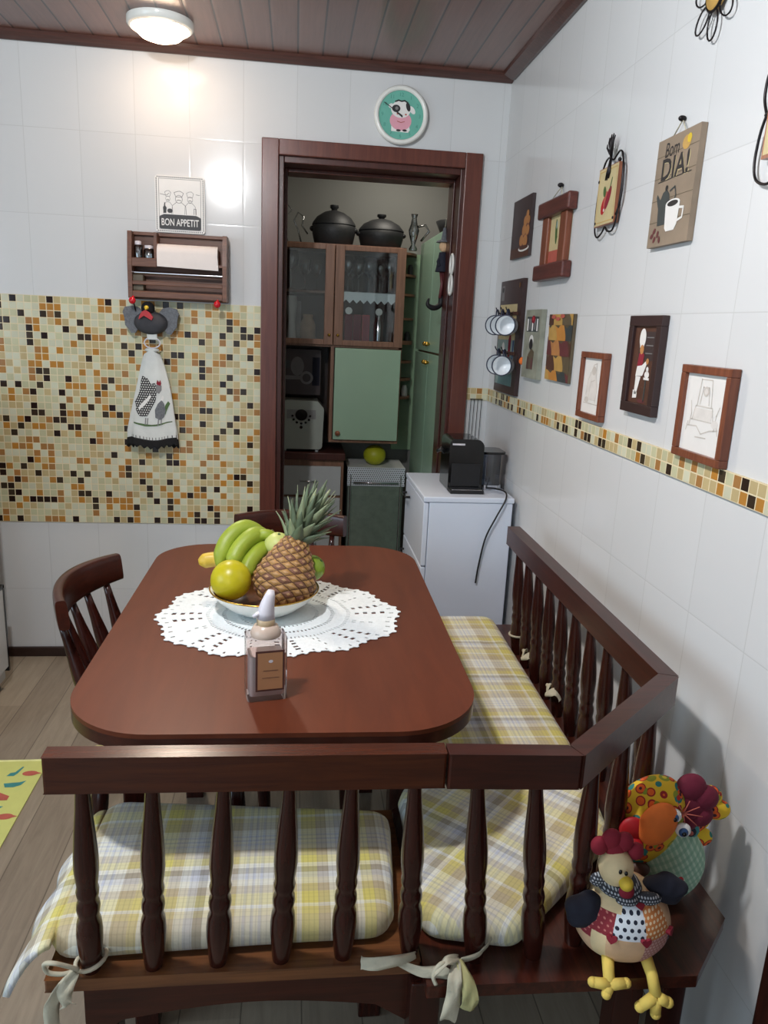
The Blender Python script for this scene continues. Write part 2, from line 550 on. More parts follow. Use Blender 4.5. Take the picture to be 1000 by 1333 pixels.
M['dark_print'] = mat('dark print', (56, 44, 44), .45, var=.3, scale=12)
M['brown_print'] = mat('brown print', (78, 48, 36), .5, var=.2)
M['bun'] = mat('bread bun print', (176, 122, 72), .5, var=.15, scale=40)
M['ochre'] = mat('ochre print', (184, 146, 78), .5, var=.1)
M['ochre2'] = mat('orange ochre print', (188, 128, 58), .5, var=.1)
M['plum'] = mat('plum print', (98, 48, 50), .5, var=.15)
M['olive'] = mat('olive print', (92, 80, 60), .5, var=.15)
M['slate'] = mat('slate print', (56, 62, 62), .5)
M['leaf'] = mat('green print', (72, 100, 52), .5)
M['teal'] = mat('teal print', (56, 132, 132), .7)
M['teal_dull'] = mat('dull teal print', (98, 134, 134), .5)
M['teal_pale'] = mat('pale teal print', (140, 160, 156), .5)
M['blue_print'] = mat('blue print', (40, 74, 118), .5)
M['brick_red'] = mat('faded red print', (176, 88, 74), .7)
M['rug'] = mat('yellow vinyl mat', (200, 204, 120), .6, var=.03)
M['rug_edge'] = mat('pale mat border', (222, 226, 160), .6)
M['frame_black'] = mat('black frame', (54, 36, 35), .35)
M['glass'] = pane('clear glass', (238, 242, 242), .07)
M['glass_item'] = pane('drinking glass', (214, 220, 222), .24)
M['smoke'] = pane('smoky plastic', (150, 156, 168), .14)
M['stove_grey'] = mat('stove grey', (112, 122, 114), .3)
M['stove_glass'] = mat('stove dark glass', (116, 130, 118), .08)
M['banana_green'] = mat('green banana', (148, 166, 52), .45, var=.1, scale=18)
M['banana_yellow'] = mat('yellow banana', (214, 180, 62), .45, var=.08, scale=18)
M['banana_tip'] = mat('banana stem', (74, 70, 34), .6)
M['orange_fruit'] = mat('green yellow orange', (190, 180, 24), .35, var=.14, scale=14, bump=.12)
M['lime'] = mat('pale green guava', (196, 204, 120), .45, var=.06, scale=12)
M['green_orange'] = mat('green orange', (124, 150, 40), .35, var=.1, scale=14, bump=.1)
M['mango'] = mat('orange papaya', (216, 140, 40), .4, var=.12, scale=14)
M['melon'] = mat('yellow green melon', (176, 180, 36), .45, var=.1, scale=10)
M['pine_eye'] = mat('pineapple fruitlet', (158, 120, 68), .6, var=.22, scale=50)
M['pine_eye2'] = mat('purple brown fruitlet', (122, 84, 66), .65, var=.2, scale=50)
M['pine_gap'] = mat('pineapple crease', (92, 62, 40), .75, var=.2, scale=60)
M['pine_tip'] = mat('pineapple bract', (176, 140, 98), .7, var=.2, scale=60)
M['pine_leaf'] = mat('pineapple leaf', (86, 100, 76), .5, var=.22, scale=25)
M['pine_leaf2'] = mat('pale pineapple leaf', (128, 140, 108), .5, var=.15, scale=25)
M['label_tan'] = mat('tan bottle label', (176, 128, 90), .45, var=.03)
M['label_dark'] = mat('bottle label border', (84, 50, 44), .45)
M['cap_white'] = mat('frosted white cap', (214, 210, 216), .35, var=.02)
M['cap_shoulder'] = mat('translucent pump shoulder', (196, 176, 160), .3, var=.03)
M['cap_tan'] = mat('tan pump collar', (190, 166, 132), .35)
M['liquid'] = pane('clear liquid bottle', (244, 236, 234), .14)
M['lamp_on'] = emit('lamp glass lit', (255, 218, 184), 15)
M['lamp_white'] = emit('lamp glass lit white', (255, 246, 236), 6)

def plaid(name, rot=0.0, k=1.0):
    n = NT(name); p = n.mapping(n.obj(), (1, 1, 1), (0, 0, rot)); s = n.sep(p)
    W = (226, 226, 212); Y = (212, 202, 110); B = (184, 170, 138); G = (140, 138, 134); L = (194, 200, 211); O = (200, 186, 126)
    st = [(0, W), (.05, L), (.07, W), (.10, L), (.12, W), (.15, L), (.17, W), (.24, B), (.34, O), (.40, W), (.43, Y), (.54, B), (.62, W), (.68, L), (.74, G), (.80, W), (.84, Y), (.92, B)]
    def w(c, per, off):
        return n.ramp(n.math('FRACT', n.math('DIVIDE', n.math('ADD', c, off), per)), st, 'CONSTANT')
    a = w(s[0], .25 * k, 2.0); b = w(s[1], .23 * k, 2.07)
    c = n.mix(.5, a, b)
    # fine woven lines
    fx = n.math('FRACT', n.math('DIVIDE', s[0], .0085))
    c = n.mix(n.math('MULTIPLY', n.math('LESS_THAN', fx, .25), .16), c, (90, 84, 70))
    fy = n.math('FRACT', n.math('DIVIDE', s[1], .0085))
    c = n.mix(n.math('MULTIPLY', n.math('LESS_THAN', fy, .22), .10), c, (110, 100, 70))
    n.set(c, .9, 0, sheen=.1)
    n.bump(n.noise(n.obj(), 260, 2), .2, .002)
    return n.m
M['plaid'] = plaid('plaid cotton')
M['plaid_rot'] = plaid('plaid cotton on the bias', .75)
def dots(name, base, dot, pitch=.011, r=.28, rough=.85):
    n = NT(name); s = n.sep(n.obj())
    u = n.math('DIVIDE', s[0], pitch); v = n.math('DIVIDE', s[2], pitch)
    u = n.math('ADD', u, n.math('MULTIPLY', n.math('FLOOR', v), .5))
    fu = n.math('SUBTRACT', n.math('FRACT', u), .5); fv = n.math('SUBTRACT', n.math('FRACT', v), .5)
    d = n.math('ADD', n.math('MULTIPLY', fu, fu), n.math('MULTIPLY', fv, fv))
    n.set(n.mix(n.math('LESS_THAN', d, r * r), base, dot), rough)
    return n.m
M['white_dots'] = dots('white fabric navy dots', (216, 222, 228), (30, 34, 52))
M['red_dots'] = dots('red dotted fabric', (138, 42, 52), (196, 120, 110), .008, .2)
M['orange_check'] = dots('orange dotted fabric', (206, 130, 72), (238, 216, 180), .007, .3)
M['navy_dots'] = dots('navy dotted fabric', (30, 32, 52), (150, 150, 170), .008, .2)
M['grey_dots'] = dots('black dotted scarf', (50, 54, 62), (176, 180, 186), .0045, .3)
M['pink_stripe'] = dots('mauve fabric', (176, 122, 116), (206, 164, 156), .006, .35)
M['hen_spots'] = dots('speckled hen print', (44, 42, 44), (206, 206, 202), .009, .3)
def floral(name):
    n = NT(name); co = n.obj()
    v = n.new('ShaderNodeTexVoronoi'); n.put(v.inputs['Vector'], co); v.inputs['Scale'].default_value = 56
    d = v.outputs['Distance']; sepc = n.new('ShaderNodeSeparateColor'); n.put(sepc.inputs[0], v.outputs['Color'])
    kind = sepc.outputs[0]
    ring = n.ramp(d, [(0, (70, 22, 40)), (.2, (226, 96, 30)), (.44, (150, 30, 30)), (.54, (222, 182, 40))], 'CONSTANT')
    ring2 = n.ramp(d, [(0, (180, 40, 30)), (.26, (40, 120, 116)), (.52, (222, 182, 40))], 'CONSTANT')
    ring3 = n.ramp(d, [(0, (216, 196, 60)), (.24, (136, 148, 44)), (.54, (222, 182, 40))], 'CONSTANT')
    c = n.mix(n.math('GREATER_THAN', kind, .5), ring, ring3)
    c = n.mix(n.math('GREATER_THAN', kind, .78), c, ring2)
    n.set(c, .85); return n.m
M['floral'] = floral('yellow floral cotton')
def quilt(name):
    n = NT(name); co = n.obj(); s = n.sep(n.mapping(co, (1, 1, 1), (0, .5, 0)))
    f = n.math('LESS_THAN', n.math('FRACT', n.math('DIVIDE', s[0], .009)), .4)
    g = n.math('LESS_THAN', n.math('FRACT', n.math('DIVIDE', s[2], .012)), .4)
    c = n.mix(n.math('MULTIPLY', f, .7), (150, 186, 160), (196, 216, 196))
    c = n.mix(n.math('MULTIPLY', g, .5), c, (120, 166, 140))
    n.set(c, .85); return n.m
M['quilt'] = quilt('green checked cotton')
# ------------------------------------------------------------------ camera
CP = [0.24145847, 0.12454382, -0.04684441, -0.81750501, -3.16387971, 1.45, 980.0008]
def cam_axes(a, b, c):
    ca, sa, cb, sb = math.cos(a), math.sin(a), math.cos(b), math.sin(b)
    f = Vector((sb * ca, cb * ca, -sa)); r = Vector((cb, -sb, 0)); d = f.cross(r)
    cr, sr = math.cos(c), math.sin(c)
    return cr * r + sr * d, -sr * r + cr * d, f
r_, d_, f_ = cam_axes(*CP[:3])
cd = bpy.data.cameras.new('camera'); cam = bpy.data.objects.new('camera', cd); col.objects.link(cam)
R3 = Matrix((r_, -d_, -f_)).transposed()
cam.matrix_world = Matrix.Translation(Vector(CP[3:6])) @ R3.to_4x4()
cd.sensor_fit = 'VERTICAL'; cd.sensor_height = 24.0; cd.lens = 24.0 * CP[6] / 1333.0
cd.clip_start = .02; cd.clip_end = 50
sc.camera = cam

# ------------------------------------------------------------------ the room
H = 2.41
XL, XR, YR, YP = -3.3, 0.0, -4.7, 1.16
b = MB(); b.box(XL, .5, YR, YP + .1, -.06, 0, M['laminate']); struct(b.build('floor'))
b = MB(); b.box(XL, .5, YR, YP + .1, H, H + .06, M['planks']); struct(b.build('ceiling'))
b = MB()
b.box(XL, -.897, 0, .2, 0, H, M['tile_back']); b.box(-.160, .5, 0, .2, 0, H, M['tile_back']); b.box(-.897, -.160, 0, .2, 2.075, H, M['tile_back'])
struct(b.build('wall_back'))
b = MB(); b.box(0, .15, YR, 0, 0, H, M['tile_right']); struct(b.build('wall_right'))
b = MB()
b.box(XL - .15, XL, YR, 0.2, 0, .95, M['plaster']); b.box(XL - .15, XL, YR, .2, 2.15, H, M['plaster'])
b.box(XL - .15, XL, YR, -3.9, .95, 2.15, M['plaster']); b.box(XL - .15, XL, -2.1, .2, .95, 2.15, M['plaster'])
struct(b.build('wall_left'))
b = MB()
b.box(XL, -2.5, YR - .15, YR, 0, H, M['plaster']); b.box(-1.2, .15, YR - .15, YR, 0, H, M['plaster']); b.box(-2.5, -1.2, YR - .15, YR, 2.1, H, M['plaster'])
struct(b.build('wall_rear'))
b = MB()
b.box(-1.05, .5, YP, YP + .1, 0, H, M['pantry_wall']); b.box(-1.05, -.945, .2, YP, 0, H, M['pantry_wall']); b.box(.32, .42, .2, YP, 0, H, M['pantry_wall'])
struct(b.build('wall_pantry'))

# mosaic backsplash and bands, cornice, skirting
b = MB(); b.box(XL + .3, -.957, -.006, -.0005, .6, 1.506, M['mosaic']); struct(b.build('trim_1'))
b = MB(); b.box(-.006, -.0005, -3.0, -.0065, 1.1634, 1.2148, M['band']); struct(b.build('trim_2'))
b = MB(); b.box(-.094, -.0005, -.006, -.0005, 1.1634, 1.2148, M['bandb']); struct(b.build('trim_3'))
b = MB()
cp = [(0, 2.386), (.012, 2.384), (.03, 2.392), (.045, 2.4), (.05, H - .0005), (0, H - .0005)]
b.prism([(-y - .0005, z) for y, z in cp], M['cornice'], XL + .001, -.001, 'x')
b.prism([(-x - .0005, z) for x, z in cp], M['cornice'], YR, -.0512, 'y')
struct(b.build('trim_4'))
b = MB(); b.box(XL + .001, -.96, -.016, -.0005, .0005, .042, M['skirt']); struct(b.build('baseboard_back', bevel=.003))

# door frame of the pantry opening
b = MB()
b.box(-.957, -.892, -.022, -.0005, .0005, 2.125, M['door_red']); b.box(-.165, -.096, -.022, -.0005, .0005, 2.125, M['door_red'])
b.box(-.892, -.165, -.022, -.0005, 2.068, 2.125, M['door_red'])
b.box(-.8965, -.872, .0, .205, .0005, 2.0745, M['jamb']); b.box(-.178, -.1605, 0, .205, .0005, 2.0745, M['jamb']); b.box(-.872, -.178, 0, .205, 2.045, 2.0745, M['jamb'])
b.box(-.872, -.858, .10, .205, .0005, 2.045, M['jamb']); b.box(-.184, -.178, .10, .205, .0005, 2.045, M['jamb']); b.box(-.858, -.184, .10, .205, 2.03, 2.045, M['jamb'])
struct(b.build('door_1', bevel=.003))
# casing of a second door, right wall, mostly out of view
b = MB(); b.box(-.022, -.0005, -2.29, -2.205, .0005, 2.1, M['dark_z']); b.box(-.022, -.0005, -3.12, -3.04, .0005, 2.1, M['dark_z']); b.box(-.022, -.0005, -3.04, -2.29, 2.03, 2.1, M['dark_z'])
b.box(-.008, -.0005, -3.04, -2.29, .0005, 2.03, M['dark_z'])
struct(b.build('door_2', bevel=.002))

# ------------------------------------------------------------------ lights
def lamp(x, y, power, label, c=(1.0, .84, .68), size=.085, mt='lamp_on'):
    t = thing('ceiling_light', label, 'ceiling lamp', (x, y, H), 0, None)
    b = MB(); b.lathe([(size * 1.15, -.0005), (size * 1.15, -.02), (size * 1.02, -.028), (size * 1.0, -.012), (size * .98, -.001)], M['white'], seg=40, cap=False); b.build('lamp_ring', t)
    b = MB(); b.lathe([(size * .97, -.010), (size * .9, -.032), (size * .7, -.05), (size * .4, -.060), (.0001, -.063)], M[mt], seg=40, cap=False); b.build('lamp_glass', t)
    ld = bpy.data.lights.new('ceiling_bulb', 'POINT'); ld.energy = power; ld.color = c; ld.shadow_soft_size = .045
    lo = bpy.data.objects.new('ceiling_bulb', ld); lo.location = (x, y, H - .11); col.objects.link(lo)
    return t
lamp(-1.285, -.25, .45, 'lit round ceiling lamp on the plank ceiling near the back wall', size=.095)
lamp(-1.28, -2.22, 62, 'lit round ceiling lamp above the dining table, out of view', (.96, .98, 1.0), mt='lamp_white')
lamp(-1.30, -4.0, 1, 'added dim fill lamp on the unseen ceiling behind the viewpoint', (1.0, .95, .90), mt='lamp_white')  # unseen lamp, added as weak fill from the rear
sd = bpy.data.lights.new('downlight_beam', 'SPOT'); sd.energy = 40; sd.color = (1.0, .86, .70); sd.spot_size = math.radians(112); sd.spot_blend = .6; sd.shadow_soft_size = .05
so = bpy.data.objects.new('downlight_beam', sd); so.location = (-1.285, -.27, H - .10); so.rotation_euler = (math.radians(-38), 0, 0); col.objects.link(so)
def area(loc, rot, sx, sy, power, c, name):
    ld = bpy.data.lights.new(name, 'AREA'); ld.shape = 'RECTANGLE'; ld.size = sx; ld.size_y = sy; ld.energy = power; ld.color = c
    lo = bpy.data.objects.new(name, ld); lo.location = loc; lo.rotation_euler = rot; col.objects.link(lo)
area((XL - .05, -3.0, 1.55), (0, -PI / 2, 0), 1.15, 1.7, 26, (.62, .83, 1.0), 'window_daylight')
area((-1.85, YR - .05, 1.05), (PI / 2, 0, 0), 1.25, 2.0, 10, (.62, .82, 1.0), 'doorway_daylight')
area((-.30, .70, 2.36), (0, 0, 0), .3, .3, 3.4, (1.0, .93, .82), 'pantry_fill')  # added fill to brighten the pantry, no fixture behind it
w = bpy.data.worlds.new('world'); sc.world = w; w.use_nodes = True
w.node_tree.nodes['Background'].inputs[0].default_value = (.62, .72, .85, 1); w.node_tree.nodes['Background'].inputs[1].default_value = .4
sc.view_settings.view_transform = 'Standard'; sc.view_settings.look = 'None'; sc.view_settings.gamma = 1; sc.view_settings.exposure = 0.36

# ------------------------------------------------------------------ corner bench
ZS = .47
bench = thing('corner_bench', 'dark wooden L-shaped corner bench with turned spindle back rails around the dining table', 'bench', (-.6, -2.0, 0))
def bb(mb, name, bevel=0, **k): return mb.build(name, bench, bevel=bevel, world=True, **k)
m = MB(); m.prism([(-1.178, -2.185), (-.602, -2.188), (-.602, -1.80), (-1.178, -1.79)], M['seatboard'], ZS - .022, ZS); bb(m, 'seat_panel', .004)
m = MB(); m.prism([(-.600, -2.235), (-.165, -2.245), (-.052, -2.132), (-.045, -.80), (-.50, -.80), (-.50, -1.70), (-.600, -1.80)], M['seatboard2'], ZS - .022, ZS); bb(m, 'seat_panel', .004)
# aprons and legs
m = MB()
ap = [(-1.125, .448), (-1.125, .33)] + [(-1.07 + .40 * k / 14, .375 + .02 * math.sin(PI * k / 14)) for k in range(15)] + [(-.605, .33), (-.605, .448)]
m.prism(ap[::-1], M['dark_x'], -2.172, -2.150, 'y'); m.box(-1.12, -1.098, -2.14, -1.83, .36, .448, M['dark_y']); m.box(-1.12, -.62, -1.85, -1.828, .36, .448, M['dark_x']); bb(m, 'apron', .002)
m = MB(); m.box(-.10, -.08, -2.06, -.86, .37, .448, M['dark_y']); m.box(-.47, -.45, -1.62, -.86, .37, .448, M['dark_y']); m.box(-.47, -.10, -.88, -.86, .37, .448, M['dark_x']); m.box(-.56, -.30, -2.19, -2.17, .425, .448, M['dark_x']); bb(m, 'apron', .002)
for (x, y) in [(-1.10, -2.15), (-1.10, -1.84), (-.635, -1.84), (-.595, -2.19), (-.262, -2.205), (-.10, -.87), (-.46, -.87), (-.46, -1.66), (-.095, -2.07)]:
    m = MB(); m.box(x - .024, x + .024, y - .018, y + .024, .0005, .4475, M['dark_z']); bb(m, 'leg', .003)
# top rails (mitred)
ZT = .860; RH = .056; TH = .030
def rail(pts, mt, name='top_rail'):
    m = MB(); m.prism(pts, mt, ZT - RH, ZT); return bb(m, name, .004)
rail([(-1.152, -2.208), (-.5905, -2.219), (-.5905, -2.189), (-1.152, -2.178)], M['rail_light'])
rail([(-.5885, -2.221), (-.392, -2.232), (-.405, -2.202), (-.5885, -2.191)], M['dark_x'])
rail([(-.391, -2.232), (-.118, -1.985), (-.152, -1.972), (-.403, -2.202)], M['dark_x'])
rail([(-.118, -1.983), (-.108, -.945), (-.148, -.945), (-.152, -1.970)], M['dark_y'])
SP = [(.0135, 0), (.0150, .012), (.0165, .030), (.0190, .055), (.0195, .075), (.0180, .095), (.0150, .106), (.0165, .114), (.0175, .122), (.0165, .131), (.0140, .138), (.0160, .146), (.0168, .154), (.0150, .163), (.0165, .175), (.0180, .195), (.0175, .22), (.0150, .26), (.0118, .30), (.0098, .336)]
def spindle(x0, y0, x1, y1):
    L = math.sqrt((x1 - x0) ** 2 + (y1 - y0) ** 2 + .334 ** 2)
    d = Vector((x1 - x0, y1 - y0, .334))
    mt = Matrix.Translation((x0, y0, ZS)) @ d.to_track_quat('Z', 'Y').to_matrix().to_4x4()
    m = MB(); m.lathe([(r, z * L / .336) for r, z in SP], M['dark_z'], mt, 20); bb(m, 'baluster')
xb = [-1.113, -1.02, -.922, -.824, -.726, -.618, -.515, -.418]
xt = [-1.104, -1.008, -.908, -.815, -.725, -.633, -.54, -.452]
for i in range(8):
    spindle(xb[i], -2.166 - .0 * i - (.02 if i > 5 else 0), xt[i], -2.193 - .018 * i / 7)
for i in range(3):
    t = (.2, .52, .84)[i]
    x = -.398 + .262 * t; y = -2.217 + .238 * t
    spindle(x + .004, y + .006, x, y)
for i in range(10):
    y = -1.035 - .0965 * i
    spindle(-.112, y, -.130, y)

# ------------------------------------------------------------------ cushions on the bench
def cushion(label, poly, mt, loc, rad, z0=ZS + .001, h=.052, seed=0, group='plaid bench cushions'):
    t = thing('seat_cushion', label, 'cushion', loc, 0, group)
    m = MB(); pillow(m, rounded(poly, rad, 5), z0, h, mt, seed=seed); m.build('pad', t, world=True)
    return t
c1 = cushion('plaid seat cushion with a bow tied at the left end of the front bench', [(-1.19, -2.158), (-.640, -2.148), (-.612, -1.86), (-1.172, -1.80)], M['plaid'], (-.9, -1.98, 0), [.045, .045, .045, .045], seed=1)
m = MB()
def skirt1(u, v):
    y = -1.84 + (-2.165 + 1.84) * u
    dx = .014 - v * (.030 + .030 * u) - .006 * math.sin(u * 22) * v
    z = .513 - v * v * (.03 + .038 * u * u) + .006 * math.sin(u * 24 + 1) * v
    return (-1.180 - .008 * u + dx, y - .02 * v * u, z)
m.grid(skirt1, 48, 8, M['plaid']); m.build('side_flap', c1, world=True, solid=.010)
c2 = cushion('plaid corner cushion laid on the bias with a ribbon hanging over the bench edge', [(-.600, -2.150), (-.445, -2.185), (-.190, -1.955), (-.150, -1.69), (-.46, -1.66), (-.590, -1.80)], M['plaid_rot'], (-.4, -1.95, 0), [.045] * 6, seed=5)
c3 = cushion('long plaid cushion on the bench beside the right wall', [(-.495, -1.655), (-.152, -1.68), (-.140, -.83), (-.490, -.83)], M['plaid'], (-.3, -1.25, 0), [.045] * 4, seed=9)
# ties
m = MB()
loop = [(-1.125, -2.192, .495), (-1.150, -2.21, .525), (-1.168, -2.205, .52), (-1.165, -2.20, .50), (-1.145, -2.196, .492), (-1.128, -2.19, .492)]
m.tube(spline(loop, 6), .0028, M['cream_tie'], 6)
ring = [(-1.113 + .023 * math.cos(a), -2.166 + .023 * math.sin(a), .488 + .006 * math.cos(a)) for a in [2 * PI * k / 18 for k in range(18)]]
m.tube(ring, .0028, M['cream_tie'], 6, True)
ribbon(m, [(-1.128, -2.194, .492), (-1.150, -2.206, .468), (-1.163, -2.205, .43), (-1.158, -2.205, .35)], [.012, .026, .022, .016], M['cream_tie'], (1, .4, .2), seed=2)
ribbon(m, [(-1.128, -2.194, .492), (-1.140, -2.21, .474), (-1.136, -2.214, .452)], [.012, .024, .010], M['cream_tie'], (1, .2, 0), seed=4)
m.build('tie', c1, world=True, solid=.0012)
m = MB()
ribbon(m, [(-.612, -2.19, .486), (-.64, -2.205, .492), (-.675, -2.206, .489), (-.70, -2.20, .486)], [.010, .015, .019, .016], M['cream_tie'], (0, .6, 1), seed=1)
ribbon(m, [(-.640, -2.20, .482), (-.605, -2.215, .478), (-.575, -2.222, .482), (-.560, -2.225, .477)], [.009, .015, .018, .010], M['cream_tie'], (0, .6, 1), seed=3)
m.build('tie', c1, world=True, solid=.0012)
m = MB()
BX = -.040
def sh(P): return [(x + BX, y, z) for x, y, z in P]
m.tube(spline(sh([(-.515, -2.222, .500), (-.540, -2.232, .508), (-.552, -2.236, .492), (-.548, -2.24, .478)]), 6), .003, M['cream_tie'], 6, flat=.5)
ribbon(m, sh([(-.508, -2.215, .500), (-.530, -2.228, .510), (-.548, -2.236, .498), (-.550, -2.24, .486)]), [.010, .013, .012, .007], M['cream_tie'], (.3, 1, .2), seed=0)
ribbon(m, sh([(-.512, -2.218, .500), (-.520, -2.243, .488), (-.522, -2.252, .458), (-.530, -2.254, .425)]), [.010, .022, .024, .026], M['cream_tie'], (1, 0, .1), seed=2)
ribbon(m, sh([(-.510, -2.218, .500), (-.500, -2.243, .486), (-.496, -2.252, .460), (-.500, -2.254, .442)]), [.010, .020, .026, .022], M['yellow_tie'], (1, 0, -.1), seed=5)
ribbon(m, sh([(-.506, -2.218, .500), (-.480, -2.212, .498), (-.462, -2.200, .505), (-.45, -2.19, .508)]), [.009, .011, .010, .006], M['cream_tie'], (.2, 0, 1), seed=5)
m.build('tie', c2, world=True, solid=.0012)
for (y, s) in ((-1.20, 1), (-1.42, 2)):
    m = MB()
    ribbon(m, [(-.150, y, .53), (-.132, y - .02, .545), (-.118, y - .03, .53)], [.010, .026, .016], M['cream_tie'], (0, 1, .5), seed=s)
    ribbon(m, [(-.145, y, .53), (-.135, y + .02, .548), (-.125, y + .028, .538)], [.010, .022, .012], M['cream_tie'], (0, 1, -.5), seed=s + 3)
    m.build('tie', c3, world=True, solid=.0012)
m = MB()
ring = [(-.114 + .024 * math.cos(a), -1.035 + .024 * math.sin(a), .535) for a in [2 * PI * k / 16 for k in range(16)]]
m.tube(ring, .0028, M['cream_tie'], 6, True)
m.build('tie', c3, world=True, solid=.0012)

# ------------------------------------------------------------------ dining table
tb = thing('dining_table', 'reddish brown dining table with rounded corners, set inside the corner bench', 'table', (-.84, -1.46, 0))
top = rounded([(-1.212, -2.012), (-.468, -2.022), (-.452, -.912), (-1.200, -.905)], [.165, .165, .15, .15], 14)
m = MB(); m.prism(top, M['table'], .7715, .78, smooth_side=True); m.prism(top, M['dark_x'], .749, .7714, smooth_side=True); m.build('tabletop', tb, world=True, bevel=.003, seg=2)
m = MB(); m.box(-1.11, -.57, -1.90, -1.88, .66, .7485, M['dark_x']); m.box(-1.11, -.57, -1.04, -1.02, .66, .7485, M['dark_x']); m.box(-1.11, -1.09, -1.88, -1.04, .66, .7485, M['dark_y']); m.box(-.59, -.57, -1.88, -1.04, .66, .7485, M['dark_y']); m.build('apron', tb, world=True, bevel=.002)
for x, y in ((-1.125, -1.742), (-.555, -1.60), (-1.105, -1.03), (-.575, -1.03)):
    m = MB(); m.prism([(x - .026, y - .026), (x + .026, y - .026), (x + .026, y + .026), (x - .026, y + .026)], M['dark_z'], .0005, .748); m.build('leg', tb, world=True, bevel=.004)

# ------------------------------------------------------------------ chairs
def make_chair(label):
    """local: sitter faces +x, origin on the floor under the seat centre"""
    t = thing('dining_chair', label, 'chair', (0, 0, 0))
    seat = rounded([(-.18, -.17), (.20, -.20), (.20, .20), (-.18, .17)], [.03, .05, .05, .03], 5)
    m = MB(); m.prism(seat, M['dark_x'], .425, .45); m.build('seat', t, bevel=.006)
    for (x, y, dx, dy) in ((-.15, -.145, -.05, -.01), (-.15, .145, -.05, .01), (.165, -.165, .02, -.01), (.165, .165, .02, .01)):
        m = MB(); m.tube([(x + dx, y + dy, .0005), (x + dx * .6, y + dy * .6, .15), (x + dx * .2, y + dy * .2, .33), (x, y, .4245)], [.013, .018, .021, .017], M['dark_z'], 14); m.build('leg', t)
    for s in (-1, 1):
        m = MB(); m.tube([(-.17, s * .15, .2), (0, s * .155, .2), (.175, s * .17, .2)], [.008, .013, .008], M['dark_x'], 10); m.build('stretcher', t)
    def cx(y): return -.262 + (y / .17) ** 2 * .052
    vs = []
    def crest(u, v):
        # closed loop section swept along the arc
        y = -.175 + .35 * u
        tx = 2 * .052 * y / .17 ** 2; nn = Vector((1, -tx, 0)).normalized()
        hgt = .078 - .010 * abs(2 * u - 1) ** 2
        a = 2 * PI * v
        # superellipse section
        ca, sa = math.cos(a), math.sin(a)
        px = .0125 * math.copysign(abs(ca) ** .45, ca); pz = hgt / 2 * math.copysign(abs(sa) ** .45, sa)
        return Vector((cx(y), y, .812)) + nn * px + Vector((-.10 * pz, 0, pz))
    m = MB(); m.grid(crest, 20, 20, M['dark_y'])
    for u, fl in ((0, False), (1, True)):
        ring = [crest(u, k / 20) for k in range(20)]
        m.add(ring, [tuple(range(20)) if fl else tuple(range(19, -1, -1))], M['dark_y'])
    m.build('crest_rail', t)
    for y in (-.135, -.068, 0, .068, .135):
        a = Vector((-.155 + .02 * (y / .17) ** 2, y * .88, .45)); c = Vector((cx(y) - .0, y, .778))
        pts = [a.lerp(c, k / 10) for k in range(11)]
        rs = [.008, .0095, .0115, .0145, .0175, .0195, .0190, .0160, .0125, .0100, .0085]
        m = MB(); m.tube(pts, rs, M['dark_z'], 12); m.build('spindle', t)
    return t
chair = make_chair('dark wooden spindle-back chair tucked under the left side of the table')
chair.location = (-1.080, -1.425, 0); chair.rotation_euler = (0, 0, math.radians(-7))
chair2 = copy_tree(chair)
chair2['label'] = 'dark wooden spindle-back chair behind the far end of the table'
chair2.location = (-.822, -1.005, 0); chair2.rotation_euler = (0, 0, -PI / 2)
for c in (chair, chair2): c['group'] = 'spindle-back dining chairs'
# chair pad with tied corners
cp_ = thing('seat_cushion', 'plaid chair pad with knotted ties on the left chair, mostly under the table', 'cushion', (-1.09, -1.44, 0))
m = MB(); pillow(m, rounded([(-1.222, -1.60), (-1.02, -1.615), (-.99, -1.25), (-1.205, -1.24)], .03, 5), .4512, .04, M['plaid'], seed=14); m.build('pad', cp_, world=True)
m = MB()
ribbon(m, [(-1.215, -1.59, .485), (-1.245, -1.60, .50), (-1.275, -1.625, .47)], [.02, .035, .02], M['yellow_tie'], (0, 1, .4), seed=1)
ribbon(m, [(-1.21, -1.59, .485), (-1.222, -1.625, .50), (-1.23, -1.65, .47)], [.02, .04, .03], M['cream_tie'], (1, 0, .2), seed=4)
m.build('tie', cp_, world=True, solid=.0015)
m = MB()
# ------------------------------------------------------------------ doily
DC = Vector((-.846, -1.482)); ZTB = .7802
dl = MB()
NS, NR = 336, 26
def dr(a):
    # eight broad lobes, a little wider than deep
    base = 1.0 + .028 * math.cos(12 * a + .5) + .045 * math.cos(2 * a + .2) + .03 * math.cos(3 * a + 1.1)
    return base
vs = []
for j in range(NR + 1):
    t = .12 + .88 * j / NR
    for i in range(NS):
        a = 2 * PI * i / NS
        rr = t * (1 + (dr(a) - 1) * t * t)
        if j == NR: rr *= 1 + .03 * max(0, math.sin(a * 56))
        tw = a + .12 * t
        vs.append((DC.x + .262 * rr * math.cos(tw), DC.y + .250 * rr * math.sin(tw), ZTB + .0012 + (.0008 if (j // 2) % 2 else 0)))
fs = []
for j in range(NR):
    for i in range(NS):
        hole = False
        ph = (i % 42) / 42.0
        if j == 6 and i % 6 in (0, 1): hole = True
        if j == 10 and i % 4 in (0, 1): hole = True
        if j == 14 and i % 3 == 0: hole = True
        if 15 <= j <= 22 and abs(ph - .5) * 42 < (23 - j) * .45 + .4 and (i + j) % 3 == 0 and j % 2 == 0: hole = True
        if 16 <= j <= 23 and (abs(ph - .12) < .03 or abs(ph - .88) < .03) and j % 2 == 0: hole = True
        if j == 24 and i % 6 == 0: hole = True
        if hole: continue
        i2 = (i + 1) % NS
        fs.append((j * NS + i, j * NS + i2, (j + 1) * NS + i2, (j + 1) * NS + i))
dl.add(vs, fs, M['lace'])
